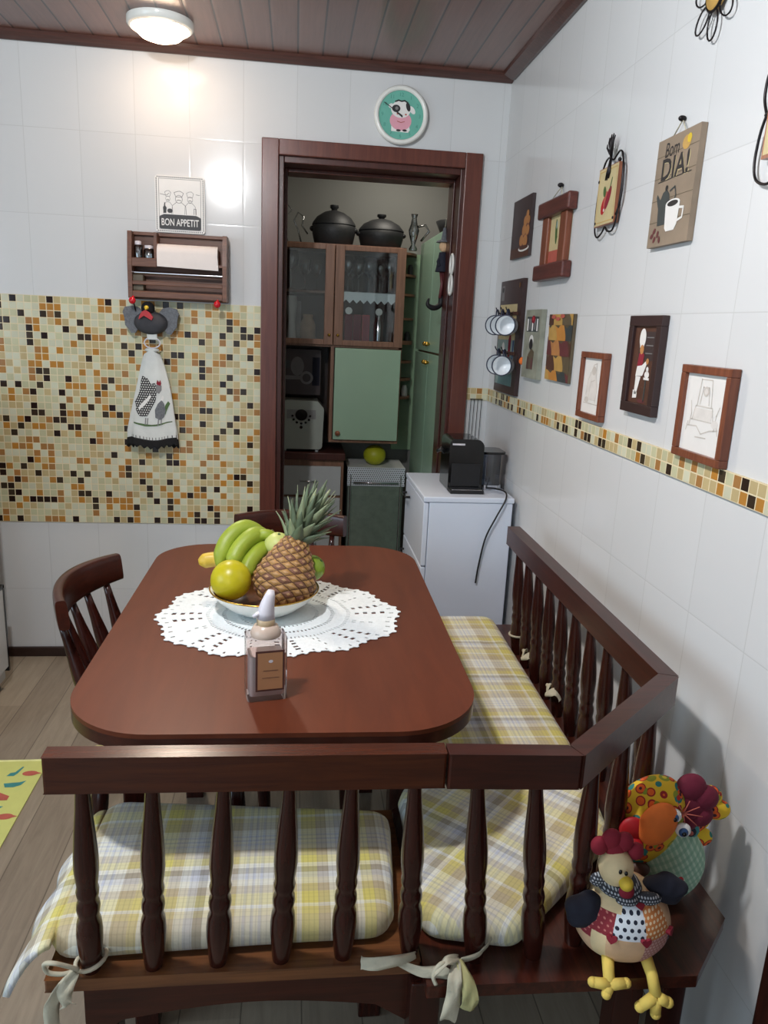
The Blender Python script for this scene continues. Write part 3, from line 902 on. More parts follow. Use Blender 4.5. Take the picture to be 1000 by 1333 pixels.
dl.add([vs[i] for i in range(NS)] + [(DC.x, DC.y, ZTB + .001)], [(i, (i + 1) % NS, NS) for i in range(NS)], M['lace'])
o = dl.build('doily', loc=(DC.x, DC.y, ZTB), world=True, solid=.0014)
tag(o, 'white crocheted lace doily with scalloped edge under the fruit bowl', 'doily')

# ------------------------------------------------------------------ fruit bowl
BC = (-.880, -1.462); ZB = .7835
bw = thing('fruit_bowl', 'shallow white ceramic bowl with a gold rim holding the fruit', 'bowl', (BC[0], BC[1], ZB))
m = MB()
m.lathe([(.0001, .004), (.05, .004), (.06, 0), (.064, .002), (.085, .014), (.110, .034), (.124, .052), (.1275, .056), (.1255, .057), (.108, .040), (.083, .020), (.055, .011), (.0001, .010)], M['white'], seg=56, cap=False)
m.build('dish', bw)
m = MB(); m.lathe([(.0001, .0112), (.055, .0122), (.083, .0212), (.107, .0405), (.118, .050)], M['bowl_in'], seg=56, cap=False); m.build('glazed_inside', bw, label='dark patterned glaze inside the bowl')
m = MB(); m.tube([(.1268 * math.cos(2 * PI * k / 56), .1268 * math.sin(2 * PI * k / 56), .0567) for k in range(56)], .0018, M['gold'], 8, True); m.build('rim', bw)

def fruit(name, label, cat, c, r, mt, dent=.06, group=None, tilt=(0, 0, 0), stem=True):
    t = thing(name, label, cat, (c[0], c[1], c[2] - (r[2] if isinstance(r, tuple) else r)), 0, group)
    R = r if isinstance(r, tuple) else (r, r, r)
    m = MB(); rot = Matrix.Translation((0, 0, R[2])) @ Matrix.Rotation(tilt[0], 4, 'X') @ Matrix.Rotation(tilt[1], 4, 'Y')
    m.ell((0, 0, 0), R, mt, rot, 32, 22, fn=lambda d, th, ph: 1 - dent * math.exp(-((PI - th) / .22) ** 2) - dent * .5 * math.exp(-(th / .2) ** 2) + .008 * math.sin(3 * ph) * math.sin(th))
    m.build('fruit_skin', t)
    if stem:
        m = MB(); m.lathe([(.004, R[2] * .93), (.003, R[2] * 1.0), (.0035, R[2] * 1.02)], M['leaf'], rot, 8); m.build('stem', t)
    return t
fruit('orange', 'large yellow orange with a green patch at the left front of the fruit bowl', 'orange', (-.957, -1.475, .862), .047, M['orange_fruit'], tilt=(-.9, -.3, 0))
fruit('guava', 'small pale green guava on top of the bananas', 'guava', (-.852, -1.375, .920), (.033, .033, .029), M['lime'], tilt=(.2, .1, 0))
fruit('orange', 'green orange at the right edge of the fruit bowl', 'orange', (-.768, -1.40, .868), .032, M['green_orange'], tilt=(.3, .8, 0))
fruit('papaya', 'orange papaya half hidden between pineapple and green orange', 'papaya', (-.797, -1.412, .862), (.026, .035, .045), M['mango'], tilt=(.2, .3, 0))

def banana(mb, pts, r, mt):
    C = spline(pts, 8); n = len(C)
    rs = []
    for i in range(n):
        t = i / (n - 1)
        k = min(1, .32 + t * 5) * min(1, .28 + (1 - t) * 4.2)
        rs.append(r * min(1, k))
    vs = []
    # five-sided rounded section
    prev = None; fs = []; seg = 15
    for i, p in enumerate(C):
        d = (C[min(i + 1, n - 1)] - C[max(i - 1, 0)]).normalized()
        u = d.orthogonal().normalized() if prev is None else (prev - d * prev.dot(d)).normalized()
        prev = u; w = d.cross(u)
        for k in range(seg):
            a = 2 * PI * k / seg; rr = rs[i] * (1 + .05 * math.cos(5 * a))
            vs.append(p + (u * math.cos(a) + w * math.sin(a)) * rr)
    for i in range(n - 1):
        for k in range(seg):
            k2 = (k + 1) % seg; fs.append((i * seg + k, i * seg + k2, (i + 1) * seg + k2, (i + 1) * seg + k))
    fs += [tuple(range(seg - 1, -1, -1)), tuple((n - 1) * seg + k for k in range(seg))]
    mb.add(vs, fs, mt, True)
    mb.ell(tuple(C[-1]), r * .30, M['banana_tip'], None, 10, 8)
bn = thing('banana_bunch', 'bunch of green bananas arching over the left of the fruit bowl', 'bananas', (-.93, -1.40, .80))
stemp = (-.888, -1.335, .925)
for pts, r in (([stemp, (-.935, -1.345, .952), (-.975, -1.375, .925), (-.992, -1.405, .870)], .021),
               ([(-.880, -1.340, .928), (-.912, -1.365, .938), (-.945, -1.395, .912), (-.962, -1.425, .872)], .021),
               ([(-.875, -1.345, .905), (-.895, -1.385, .905), (-.918, -1.415, .882), (-.928, -1.44, .850)], .020),
               ([(-.872, -1.33, .915), (-.868, -1.36, .935), (-.885, -1.365, .942), (-.905, -1.36, .935)], .014)):
    m = MB(); banana(m, pts, r, M['banana_green']); m.build('banana', bn, world=True)
m = MB(); m.tube([(-.888, -1.337, .922), (-.872, -1.325, .928), (-.862, -1.32, .935)], [.016, .012, .010], M['banana_tip'], 10); m.build('stem', bn, world=True)
m = MB(); banana(m, [(-1.045, -1.36, .868), (-1.005, -1.355, .874), (-.965, -1.37, .872), (-.94, -1.395, .862)], .0185, M['banana_yellow'])
o = m.build('banana', loc=(-1.0, -1.37, .855), world=True); tag(o, 'single yellow banana sticking out left of the green bunch', 'banana')

# pineapple
pa = thing('pineapple', 'ripe pineapple with a spiky green crown lying in the fruit bowl', 'pineapple', (-.843, -1.488, .80))
ax = Vector((.22, .42, .80)).normalized(); c0 = Vector((-.848, -1.492, .800))
Mp = Matrix.Translation(c0) @ ax.to_track_quat('Z', 'Y').to_matrix().to_4x4()
L = .168; NU, NV = 176, 120; vs = []; fs = []; ms = []
def prad(t):
    return .074 * (max(0.0, 1 - abs(min(1.0, t / .42) - 1) ** 2.4)) ** .5 * (1 - .62 * max(0.0, (t - .40) / .60) ** 1.25)
def bumpv(u, t):
    a = u * 11 + t * 9; bq = u * 11 - t * 9
    fa = abs(a - math.floor(a) - .5) * 2; fb = abs(bq - math.floor(bq) - .5) * 2
    return 1 - max(fa, fb)      # 1 at eye centre, 0 on the creases
for j in range(NV + 1):
    t = j / NV
    for i in range(NU):
        u = i / NU; a = 2 * PI * u; bv = bumpv(u, t)
        r = prad(min(max(t, .015), .985)) + .0060 * (bv ** .7 - .4) * (1 if .04 < t < .97 else .3)
        r = max(r, .004)
        vs.append((r * math.cos(a), r * math.sin(a), t * L))
for j in range(NV):
    for i in range(NU):
        i2 = (i + 1) % NU; fs.append((j * NU + i, j * NU + i2, (j + 1) * NU + i2, (j + 1) * NU + i))
        bv = bumpv((i + .5) / NU, (j + .5) / NV)
        ms.append(M['pine_gap'] if bv < .16 else (M['pine_tip'] if bv > .62 else (M['pine_eye'], M['pine_eye2'])[int(math.floor((i + .5) / NU * 11 + (j + .5) / NV * 9) * 7 + math.floor((i + .5) / NU * 11 - (j + .5) / NV * 9) * 5) % 3 == 0]))
m = MB(); m.add(vs, fs, ms, True, Mp); m.build('pineapple_body', pa, world=True)
m = MB(); rnd = random.Random(5)
topp = Mp @ Vector((0, 0, L * .95)); ax2 = Vector((.42, .30, .80)).normalized()
Mc = Matrix.Translation(topp) @ ax2.to_track_quat('Z', 'Y').to_matrix().to_4x4() @ Matrix.Translation((0, 0, -L * .95))
for k in range(58):
    lay = k / 58; a = k * 2.399963
    tilt = .95 - .85 * lay; ln = .050 + .078 * lay + rnd.random() * .02
    base = Vector((.020 * (1 - lay * .6) * math.cos(a), .020 * (1 - lay * .6) * math.sin(a), L * .955 + .030 * lay))
    dr0 = Vector((math.cos(a) * math.sin(tilt * .75), math.sin(a) * math.sin(tilt * .75), math.cos(tilt * .75)))
    dr1 = Vector((math.cos(a) * math.sin(tilt * 1.35), math.sin(a) * math.sin(tilt * 1.35), math.cos(tilt * 1.35)))
    side = Vector((-math.sin(a), math.cos(a), 0)); P = []
    p = base.copy(); ws = [.013, .014, .012, .009, .005, .0006]
    for s_ in range(6):
        dd = dr0.lerp(dr1, s_ / 5).normalized(); P.append(p.copy()); p = p + dd * ln / 5
    vs = []; fs = []
    for s_, q in enumerate(P):
        dd = dr0.lerp(dr1, s_ / 5).normalized(); up = side.cross(dd)
        vs += [q - side * ws[s_], q - up * ws[s_] * -.35, q + side * ws[s_]]
        vs[-2] = q + up * ws[s_] * .4
    for s_ in range(5):
        o3 = s_ * 3; fs += [(o3, o3 + 1, o3 + 4, o3 + 3), (o3 + 1, o3 + 2, o3 + 5, o3 + 4)]
    m.add(vs, fs, M['pine_leaf'] if k % 3 else M['pine_leaf2'], True, Mc)
m.build('crown', pa, world=True, solid=.0012)

# ------------------------------------------------------------------ spray bottle
bt = thing('soap_bottle', 'clear square glass pump bottle with a tan label on the front of the table', 'bottle', (-.862, -1.878, .7802), math.radians(11))
m = MB(); bp_ = rounded([(-.036, -.027), (.036, -.027), (.036, .027), (-.036, .027)], .008, 5)
m.prism(bp_, M['liquid'], .0, .118, smooth_side=True); m.build('glass_body', bt, bevel=.004, seg=3)
m = MB(); bi = rounded([(-.031, -.022), (.031, -.022), (.031, .022), (-.031, .022)], .006, 4)
m.prism(bi, mat('pearly soap', (226, 214, 210), .25, var=.03), .008, .085, smooth_side=True); m.build('soap', bt)
m = MB(); m.box(-.022, .030, -.0282, -.0273, .020, .098, M['label_dark']); m.fr(-.0185, .0265, .0235, .0945, M['label_tan'], .0286)
m.fs([(-.008, .060), (.018, .060)], .0012, M['label_dark'], .0289); m.fe(.005, .078, .004, .003, M['cap_white'], .0289); m.fs([(-.010, .046), (.020, .046)], .001, M['label_dark'], .0289); m.build('label', bt, label='tan label with a dark border')
m = MB(); m.lathe([(.027, .118), (.028, .124), (.022, .136), (.0145, .140)], M['cap_shoulder']); m.build('shoulder', bt)
m = MB(); m.lathe([(.0155, .136), (.0165, .139), (.0165, .150), (.012, .153)], M['cap_tan']); m.build('pump_collar', bt)
m = MB()
m.tube([(0, 0, .150), (0, 0, .162), (.003, 0, .178), (.007, 0, .192), (.009, 0, .202)], [.0165, .0155, .0125, .0095, .006], M['cap_white'], 16)
m.tube([(.0, 0, .158), (-.016, -.004, .160), (-.024, -.006, .156)], [.006, .005, .0035], M['cap_white'], 10)
m.build('pump_head', bt)

# ------------------------------------------------------------------ white cabinet and coffee machine beside the bench
cb = thing('white_cabinet', 'white side cabinet between the bench and the pantry door', 'cabinet', (-.19, -.345, 0))
m = MB(); m.box(-.330, -.022, -.572, -.125, .03, .845, M['white_paint']); m.box(-.31, -.04, -.55, -.14, .0005, .03, M['black_matte']); m.build('body', cb, world=True, bevel=.003)
m = MB(); m.box(-.352, -.018, -.577, -.12, .846, .866, M['white_paint']); m.build('top_panel', cb, world=True, bevel=.004)
for z0, z1 in ((.06, .60), (.606, .842)):
    m = MB(); m.box(-.350, -.332, -.572, -.125, z0, z1, M['white_paint']); d = m.build('door', cb, world=True, bevel=.003)
    zc = z1 - .05
    m = MB(); m.tube(spline([(-.352, -.17, zc), (-.372, -.175, zc), (-.376, -.215, zc), (-.372, -.255, zc), (-.352, -.26, zc)], 5), .005, M['black'], 8)
    h = m.build('handle', d, world=True, label='black bow handle')

cm = thing('coffee_machine', 'small black capsule coffee machine on top of the white cabinet', 'coffee machine', (-.18, -.40, .8662))
def W(m, n, **k): return m.build(n, cm, world=True, **k)
prof = [(-.245, .868), (-.115, .868), (-.115, 1.04)] + [(-.115 - .0 + .03 * (math.cos(a) - 1) , 1.03 + .03 * math.sin(a)) for a in [PI / 2 * k / 6 for k in range(1, 7)]] + [(-.225 + .02 * -math.sin(a), 1.04 + .02 * math.cos(a)) for a in [PI / 2 * k / 6 for k in range(7)]]
m = MB(); m.prism(prof, M['black'], -.46, -.30, 'y'); W(m, 'body', bevel=.008, seg=3)
m = MB(); m.box(-.235, -.125, -.464, -.4605, .885, .97, M['black_matte']); W(m, 'front_panel', bevel=.002)
m = MB(); m.box(-.236, -.19, -.466, -.4605, 1.038, 1.044, M['cap_white']); W(m, 'lever_trim')
m = MB(); m.tube([(-.245, -.38, 1.0), (-.262, -.38, 1.01), (-.28, -.38, 1.0)], [.01, .009, .006], M['black'], 10); W(m, 'lever')
m = MB(); m.box(-.245, -.12, -.52, -.461, .8665, .880, M['black_matte']); m.box(-.24, -.125, -.519, -.462, .880, .883, M['chrome']); W(m, 'drip_tray', bevel=.002)
m = MB(); m.prism(rounded([(-.111, -.43), (-.035, -.43), (-.035, -.31), (-.111, -.31)], .02, 5), M['smoke'], .885, 1.0, smooth_side=True); W(m, 'water_tank', bevel=.004)
m = MB(); m.prism(rounded([(-.114, -.434), (-.020, -.434), (-.020, -.306), (-.114, -.306)], .022, 5), M['black'], 1.001, 1.010); W(m, 'tank_lid')
m = MB(); m.prism(rounded([(-.113, -.435), (-.03, -.435), (-.03, -.305), (-.113, -.305)], .02, 5), M['chrome'], .867, .884); W(m, 'tank_base', bevel=.002)
m = MB(); m.tube(spline([(-.09, -.436, .874), (-.07, -.50, .885), (-.05, -.56, .885), (-.055, -.584, .86), (-.085, -.59, .80), (-.118, -.587, .72), (-.135, -.585, .62), (-.142, -.583, .545)], 8), .0032, M['rubber'], 8); W(m, 'power_cord')

# wire utensil hooks above the machine
wr = thing('wire_hook_rack', 'thin black wire hooks hanging in the corner above the coffee machine', 'hooks', (-.05, -.012, .98))
m = MB()
m.tube([(-.078, -.014, 1.168), (-.024, -.014, 1.168)], .0022, M['iron'], 6)
for x in (-.074, -.060, -.044, -.028):
    m.tube(spline([(x, -.014, 1.17), (x - .001, -.014, 1.08), (x - .001, -.014, .99), (x + .003, -.022, .975), (x + .005, -.032, .985)], 4), .0014, M['iron'], 6)
m.build('wires', wr, world=True)

# ------------------------------------------------------------------ rug and refrigerator at the left
rg = MB(); rg.box(-2.45, -1.605, -1.75, -.826, .0005, .004, M['rug'])
b2 = [(-2.45, -1.605, -.836, -.826), (-2.45, -1.605, -1.75, -1.74), (-2.45, -2.44, -1.74, -.836)]
for (x0, x1, y0, y1) in b2: rg.box(x0, x1, y0, y1, .004, .0042, M['rug_edge'])
def rp(pts, mt): rg.add([(x, y, .0046) for x, y in pts], [tuple(range(len(pts)))], mt)
def icons(x0, y0, sh=0):
    def q(L, mt): rp([(x0 + a, y0 + b_) for a, b_ in L], mt)
    q([(-.018, .012), (-.005, .05), (-.001, .05), (-.010, .010)], M['teal'])
    q([(-.030, -.012), (-.016, -.018), (-.006, -.008), (-.008, .008), (-.016, .014), (-.026, .006)], M['teal'])
for row in range(4):
    for cl in range(4):
        x0 = -1.675 - cl * .20; y0 = -.905 - row * .22
        rp([(x0 - .034, y0 - .015), (x0 - .012, y0 - .015), (x0 - .004, y0), (x0 + .004, y0 + .036), (x0 - .002, y0 + .036), (x0 - .014, y0 + .006), (x0 - .028, y0 + .002)], M['teal'])
        cx_, cy_ = x0 + .034, y0 - .002
        rp([(cx_ + .024 * math.cos(a) + (0.012 if abs(a) < .3 else 0), cy_ + .014 * math.sin(a)) for a in [2 * PI * k / 16 - PI for k in range(16)]], M['brick_red'])
        rp([(x0 - .028, y0 - .055), (x0 + .018, y0 - .050), (x0 + .036, y0 - .042), (x0 + .026, y0 - .066), (x0 + .008, y0 - .076), (x0 - .018, y0 - .076)], M['teal'])
        rp([(x0 - .07, y0 - .145), (x0 + .012, y0 - .142), (x0 + .012, y0 - .122), (x0 - .02, y0 - .104), (x0 - .06, y0 - .106), (x0 - .07, y0 - .115)], M['brick_red'])
        rp([(x0 - .05, y0 - .198), (x0 - .002, y0 - .194), (x0 + .012, y0 - .172), (x0 - .055, y0 - .170)], M['teal'])
o = rg.build('kitchen_mat', loc=(-2.02, -1.29, 0), world=True); tag(o, 'yellow kitchen mat printed with teal and red pots and spoons', 'mat')

fg = thing('oven', 'grey kitchen appliance with black edge trim at the left edge of the photo', 'appliance', (-2.22, -.62, 0))
m = MB(); m.box(-2.52, -1.925, -.81, -.30, .04, 1.15, M['white_grey']); m.box(-2.50, -1.94, -.79, -.32, .0005, .04, M['black_matte']); m.build('body', fg, world=True, bevel=.006)
m = MB()
for z0, z1 in ((.10, .42),): m.box(-1.924, -1.906, -.80, -.31, z0, z1, M['white_grey']); m.box(-1.9235, -1.904, -.318, -.306, z0 - .02, z1 + .01, M['black']); m.box(-1.9235, -1.904, -.80, -.306, z1, z1 + .012, M['black'])
m.build('drawer', fg, world=True)
m = MB(); m.box(-1.924, -1.914, -.80, -.304, .46, 1.10, M['white_grey']); m.build('door', fg, world=True, bevel=.004)
# ------------------------------------------------------------------ clock above the door
ck = thing('wall_clock', 'round white wall clock with aqua face and a cartoon cow above the door frame', 'clock', (-.430, -.0005, 2.238))
Fm = Matrix.Rotation(PI / 2, 4, 'X')      # lathe axis toward the viewer
m = MB(); m.lathe([(.098, 0), (.104, .012), (.104, .026), (.098, .033), (.090, .033), (.086, .024)], M['white'], Fm, 56, cap=False); m.build('clock_rim', ck)
m = MB()
m.lathe([(.0875, .001), (.0875, .022)], M['aqua'], Fm, 56)
h = .0225
for k in range(12):
    a = PI / 2 - k * PI / 6; x, z = .072 * math.cos(a), .072 * math.sin(a)
    m.text(str(12 if k == 0 else k), x, z, .013, M['aqua_dark'], h)
# a plain cow: head, ears, patches, pink body
m.fp([(-.036, -.058), (.030, -.060), (.036, -.050), (.030, -.02), (-.036, -.02)], M['cartoon_white'], h + .0002)
m.fe(-.001, -.020, .042, .034, M['pink'], h + .0004)
m.fe(-.002, .020, .038, .030, M['cartoon_white'], h + .0006)
m.fe(.042, .020, .016, .009, M['cartoon_white'], h + .0007, rot=-.9)
m.fe(-.040, .030, .010, .008, M['cartoon_white'], h + .0007, rot=.4)
m.fe(-.020, .022, .016, .013, M['ink'], h + .0008); m.fe(-.018, .023, .006, .006, M['ink_grey'], h + .001)
m.fe(.026, .030, .008, .016, M['ink'], h + .0008, rot=.3)
m.fs([(-.024, .046), (-.012, .051), (0, .048), (.012, .051), (.024, .044)], .005, M['ink'], h + .001)
m.fe(-.014, .004, .004, .003, M['brick_red'], h + .001); m.fe(.018, .003, .004, .003, M['brick_red'], h + .001)
m.fs([(-.014, -.022), (0, -.026), (.014, -.022)], .0025, M['brick_red'], h + .001)
m.fe(-.008, -.054, .009, .004, M['ink'], h + .001); m.fe(.016, -.053, .009, .004, M['ink'], h + .001)
m.build('clock_face', ck)
m = MB(); m.fs([(-.066, .040), (.004, -.002)], .003, M['ink'], h + .003); m.fs([(-.026, .016), (.004, -.006)], .005, M['ink'], h + .0034); m.build('clock_hands', ck)

# ------------------------------------------------------------------ bon appetit plaque
bp = thing('wall_plaque', 'white plaque with a dotted border, chefs and the words BON APPETIT above the spice rack', 'sign', (-1.265, -.0005, 1.7635))
W_, H_ = .186, .205
m = MB(); m.prism(rounded([(-W_ / 2, 0), (W_ / 2, 0), (W_ / 2, H_), (-W_ / 2, H_)], .012, 5), M['cartoon_white'], -.012, -.0005, 'y')
h = .0123
for k in range(24):
    for (z) in (.006, H_ - .006): m.fe(-W_ / 2 + .010 + k * (W_ - .02) / 23, z, .0023, .0023, M['ink'], h, seg=8)
for k in range(1, 27):
    for x in (-W_ / 2 + .006, W_ / 2 - .006): m.fe(x, .006 + k * (H_ - .012) / 27, .0023, .0023, M['ink'], h, seg=8)
m.fs([(-.078, .012), (.078, .012), (.078, .193), (-.078, .193), (-.078, .012)], .0012, M['ink'], h)
m.fp(rounded([(-.078, .013), (.078, .013), (.078, .058), (.06, .066), (-.06, .066), (-.078, .058)], .006, 3), M['ink'], h + .0002)
m.text('BON APPETIT', 0, .038, .026, M['cartoon_white'], h + .0004, width=.140, bold=.01)
for cx_, s in ((-.004, 1.25), (.038, .95), (-.045, .8)):
    g = M['ink_grey'] if s != 1.25 else M['ink']
    m.fs([(cx_ - .022 * s, .068), (cx_ - .020 * s, .098 * 1), (cx_ - .008 * s, .110), (cx_ + .008 * s, .110), (cx_ + .020 * s, .098), (cx_ + .022 * s, .068)], .0014, g, h)
    m.fe(cx_, .122, .011 * s, .012 * s, M['ink_grey'], h + .0001); m.fe(cx_, .122, .0095 * s, .0105 * s, M['cartoon_white'], h + .0002)
    m.fs([(cx_ - .009 * s, .130), (cx_ - .014 * s, .145), (cx_ - .004, .150), (cx_ + .005, .151), (cx_ + .014 * s, .144), (cx_ + .009 * s, .130), (cx_ - .009 * s, .130)], .0014, g, h + .0003)
    m.fs([(cx_ - .006 * s, .117), (cx_, .119), (cx_ + .006 * s, .117)], .002, M['ink'], h + .0003)
m.fp([(-.062, .070), (-.052, .070), (-.050, .090), (-.055, .096), (-.055, .108), (-.059, .108), (-.059, .096), (-.064, .090)], M['ink'], h + .0003)
m.fe(-.038, .079, .010, .008, M['ink'], h + .0003); m.fs([(.052, .070), (.052, .09), (.060, .09), (.060, .070)], .0016, M['ink'], h + .0003)
m.fs([(-.074, .138), (-.05, .134), (-.04, .142)], .0014, M['ink'], h); m.fs([(.06, .142), (.074, .140)], .0014, M['ink'], h)
m.build('plaque_board', bp)

# ------------------------------------------------------------------ spice rack with paper towel
rk = thing('spice_rack', 'brown wooden wall rack holding the paper towel roll under the plaque', 'rack', (-1.268, -.0065, 1.510))
w2, dp = .184, .088
m = MB(); m.box(-w2, w2, -.010, -.0005, .0, .248, M['rack']); m.build('back_board', rk, bevel=.002)
for s in (-1, 1):
    m = MB(); a, b_ = (s * w2, s * (w2 - .016)) if s < 0 else (s * (w2 - .016), s * w2)
    m.prism([(-.010, .002), (-dp, .002), (-dp, .135), (-dp + .018, .246), (-.010, .246)], M['rack'], a, b_, 'x'); m.build('side_panel', rk, bevel=.003)
for z in (.020, .128):
    m = MB(); m.box(-w2 + .016, w2 - .016, -dp + .004, -.010, z, z + .010, M['rack']); m.build('shelf', rk, bevel=.001)
m = MB(); m.box(-w2 + .016, w2 - .016, -dp, -dp + .008, .006, .028, M['rack']); m.box(-w2 + .016, w2 - .016, -dp, -dp + .008, .052, .066, M['rack']); m.box(-w2 + .016, -w2 + .108, -dp, -dp + .008, .118, .150, M['rack']); m.build('front_slat', rk, bevel=.002)
m = MB(); m.box(-w2 + .098, -w2 + .110, -dp + .006, -.010, .138, .244, M['rack']); m.build('divider', rk, bevel=.001)
m = MB(); m.box(-w2 + .014, w2 - .014, -.030, -.010, .236, .248, M['rack']); m.build('top_slat', rk, bevel=.001)
m = MB(); m.cyl((-w2 + .016, -.060, .098), (w2 - .016, -.060, .098), .006, M['rack_rod'] if 'rack_rod' in M else M['chrome']); m.build('rod', rk)
for x in (-.166, .150):
    m = MB(); m.cyl((x, -.080, .010), (x, -.100, -.004), .005, M['red_gloss']); m.ell((x, -.108, -.008), (.013, .011, .013), M['red_gloss']); m.build('hook_knob', rk, label='round red hook knob')
# paper roll
pt = thing('paper_towel_roll', 'pale paper towel roll lying in the wall rack', 'paper towel', (-1.268 + .038, -.0065 - .058, 1.660))
m = MB()
def spir(u, v):
    x = -.112 + .224 * u; a = 2 * PI * v; r = .036
    return (x, -r * math.sin(a) * .92, .020 + r * math.cos(a))
m.grid(spir, 4, 30, M['paper'])
for x in (-.112, .112):
    ring = [(x, -.036 * .92 * math.sin(2 * PI * k / 30), .020 + .036 * math.cos(2 * PI * k / 30)) for k in range(30)]
    m.add(ring, [tuple(range(30))], M['paper'])
m.grid(lambda u, v: (-.112 + .224 * u + .004 * v * u, -.0335 - .001 * math.sin(v * 3), .022 - .050 * v - .006 * v * u), 6, 6, M['paper'])
m.build('roll', pt)
# little jars
def jar(x, z, h_, r, mt, lab, cat='jar'):
    t = thing('spice_jar', lab, cat, (-1.268 + x, -.0065 - .055, z))
    m = MB(); m.lathe([(r * .9, 0), (r, .004), (r, h_ * .7), (r * .72, h_ * .82)], mt, seg=20); m.build('glass', t)
    m = MB(); m.lathe([(r * .8, h_ * .82), (r * .8, h_), (r * .3, h_ * 1.02)], M['cap_white'], seg=20); m.build('lid', t)
jar(-.148, 1.649, .072, .015, M['glass_item'], 'glass salt shaker at the left end of the rack compartment')
jar(-.108, 1.649, .058, .020, M['glass_item'], 'squat glass jar right of the shaker in the rack compartment')
dk = MB(); dk.box(-1.438, -1.398, -.075, -.030, 1.5405, 1.600, M['olive'])
tag(dk.build('spice_box', loc=(-1.418, -.05, 1.5405), world=True, bevel=.003), 'dark spice box at the left of the lower rack shelf', 'box')

# ------------------------------------------------------------------ hen towel holder and towel
hh = thing('hen_towel_holder', 'charcoal fabric hen hanging from the red hook of the wall rack, holding the towel', 'towel holder', (-1.377, -.0065, 1.36))
m = MB(); m.ell((0, -.055, .062), (.064, .034, .044), M['felt_grey'], nu=30, nv=20, fn=lambda d, th, ph: 1 + .03 * math.sin(5 * ph) * math.sin(th)); m.build('body', hh)
for s in (-1, 1):
    out = [(s * .030, .050), (s * .045, .045), (s * .060, .022), (s * .075, .020), (s * .086, .036), (s * .098, .050), (s * .100, .078), (s * .106, .100), (s * .098, .118), (s * .070, .124), (s * .045, .118), (s * .030, .100)]
    if s < 0: out = out[::-1]
    m = MB(); m.prism(out, M['felt_grey2'], -.052, -.038, 'y'); m.build('wing', hh, bevel=.004, seg=3)
m = MB(); m.ell((-.008, -.062, .116), (.026, .022, .026), M['felt_black']); m.build('head', hh)
m = MB(); m.fp([(0, 0)], M['red'], 0) if False else None
m.prism([(-.038, .074), (-.018, .088), (.010, .072), (.016, .084), (.004, .100), (-.012, .110), (-.026, .102), (-.034, .088)][::-1], M['red'], -.098, -.088, 'y'); m.build('wattle', hh, bevel=.003)
m = MB(); m.cyl((-.010, -.082, .118), (-.010, -.100, .112), .009, M['yellow'], .002); m.build('beak', hh)
m = MB(); m.box(-.016, .022, -.058, -.050, -.002, .022, M['cloth_white']); m.build('strap', hh, bevel=.002)
m = MB(); m.tube([(.003 + .030 * math.cos(a), -.055, -.014 + .020 * math.sin(a)) for a in [2 * PI * k / 28 for k in range(28)]], .0028, M['glass_item'] if False else M['cap_white'], 8, True); m.tube([(-.055, -.06, .105), (-.058, -.07, .13), (-.056, -.085, .135)], .003, M['felt_black'], 6); m.build('ring', hh)

tw = thing('hanging_towel', 'white kitchen towel printed with hens and edged in black crochet on the hen holder', 'towel', (-1.378, -.0065, .90))
def towel(u, v):
    # u across 0..1, v from top 0 to hem 1 ; drawn round so it has front and back
    a = 2 * PI * u
    wd = .030 + .066 * min(1, (v / .9)) ** .75; dp_ = .020 + .006 * v
    fold = 1 + .05 * math.sin(a * 7 + v * 2) * (.3 + v)
    x = -wd * math.cos(a) * fold + .003 * math.sin(v * 5)
    y = -.040 - dp_ * math.sin(a) * fold * 1.0 - .006 * v
    z = .420 - .355 * v - .018 * abs(math.cos(a)) * (1 - v) + .006 * math.sin(a * 3) * v
    return Vector((x, y, z))
m = MB(); m.grid(lambda u, v: towel(u, v), 72, 30, M['cloth_white']); m.ell((0, -.042, .418), (.028, .018, .010), M['cloth_white'], nu=16, nv=8)
# printed hens wrapped onto the cloth front
def wrap(u, v, h):
    # u in metres across from centre, v metres above hem
    vv = 1 - v / .355
    wd = .030 + .066 * min(1, (max(vv, 0) / .9)) ** .75
    c = max(-.98, min(.98, u / wd)); a = math.acos(-c) if True else 0
    p = towel(a / (2 * PI), vv); return p + Vector((0, -.0016 - h, 0))
def wpoly(pts, mt, h=0.0):
    # fan of small patches so the print follows the folds
    cx_ = sum(p[0] for p in pts) / len(pts); cy_ = sum(p[1] for p in pts) / len(pts)
    P = densify(pts, .008); n = len(P); vs = []
    K = 5
    for k in range(K, -1, -1):
        for p in P:
            t = k / K; vs.append(wrap(cx_ + (p[0] - cx_) * t, cy_ + (p[1] - cy_) * t, h))
    fs = []
    for k in range(K):
        for i in range(n):
            j = (i + 1) % n; fs.append((k * n + i, k * n + j, (k + 1) * n + j, (k + 1) * n + i))
    m.add(vs, fs, mt, True)
wpoly([(-.072, .155), (-.066, .120), (-.045, .095), (-.020, .100), (-.004, .130), (.012, .160), (.016, .200), (.010, .230), (-.006, .225), (-.020, .250), (-.040, .262), (-.048, .240), (-.050, .215), (-.056, .190)], M['hen_spots'])
wpoly([(.012, .195), (.024, .190), (.034, .205), (.034, .222), (.022, .232), (.012, .222)], M['ink_grey'], .0004)
wpoly([(.014, .228), (.018, .245), (.024, .236), (.029, .246), (.033, .232), (.030, .222), (.020, .224)], M['crimson'], .0006)
wpoly([(-.010, .185), (-.040, .150), (-.052, .128), (-.048, .122), (-.030, .142), (-.006, .175)], M['cartoon_white'], .0006)
wpoly([(.012, .095), (.030, .085), (.048, .095), (.054, .120), (.046, .150), (.034, .165), (.020, .150), (.010, .125)], M['felt_grey2'], .0004)
wpoly([(.052, .10), (.066, .150), (.060, .160), (.050, .14)], M['leaf'], .0004)
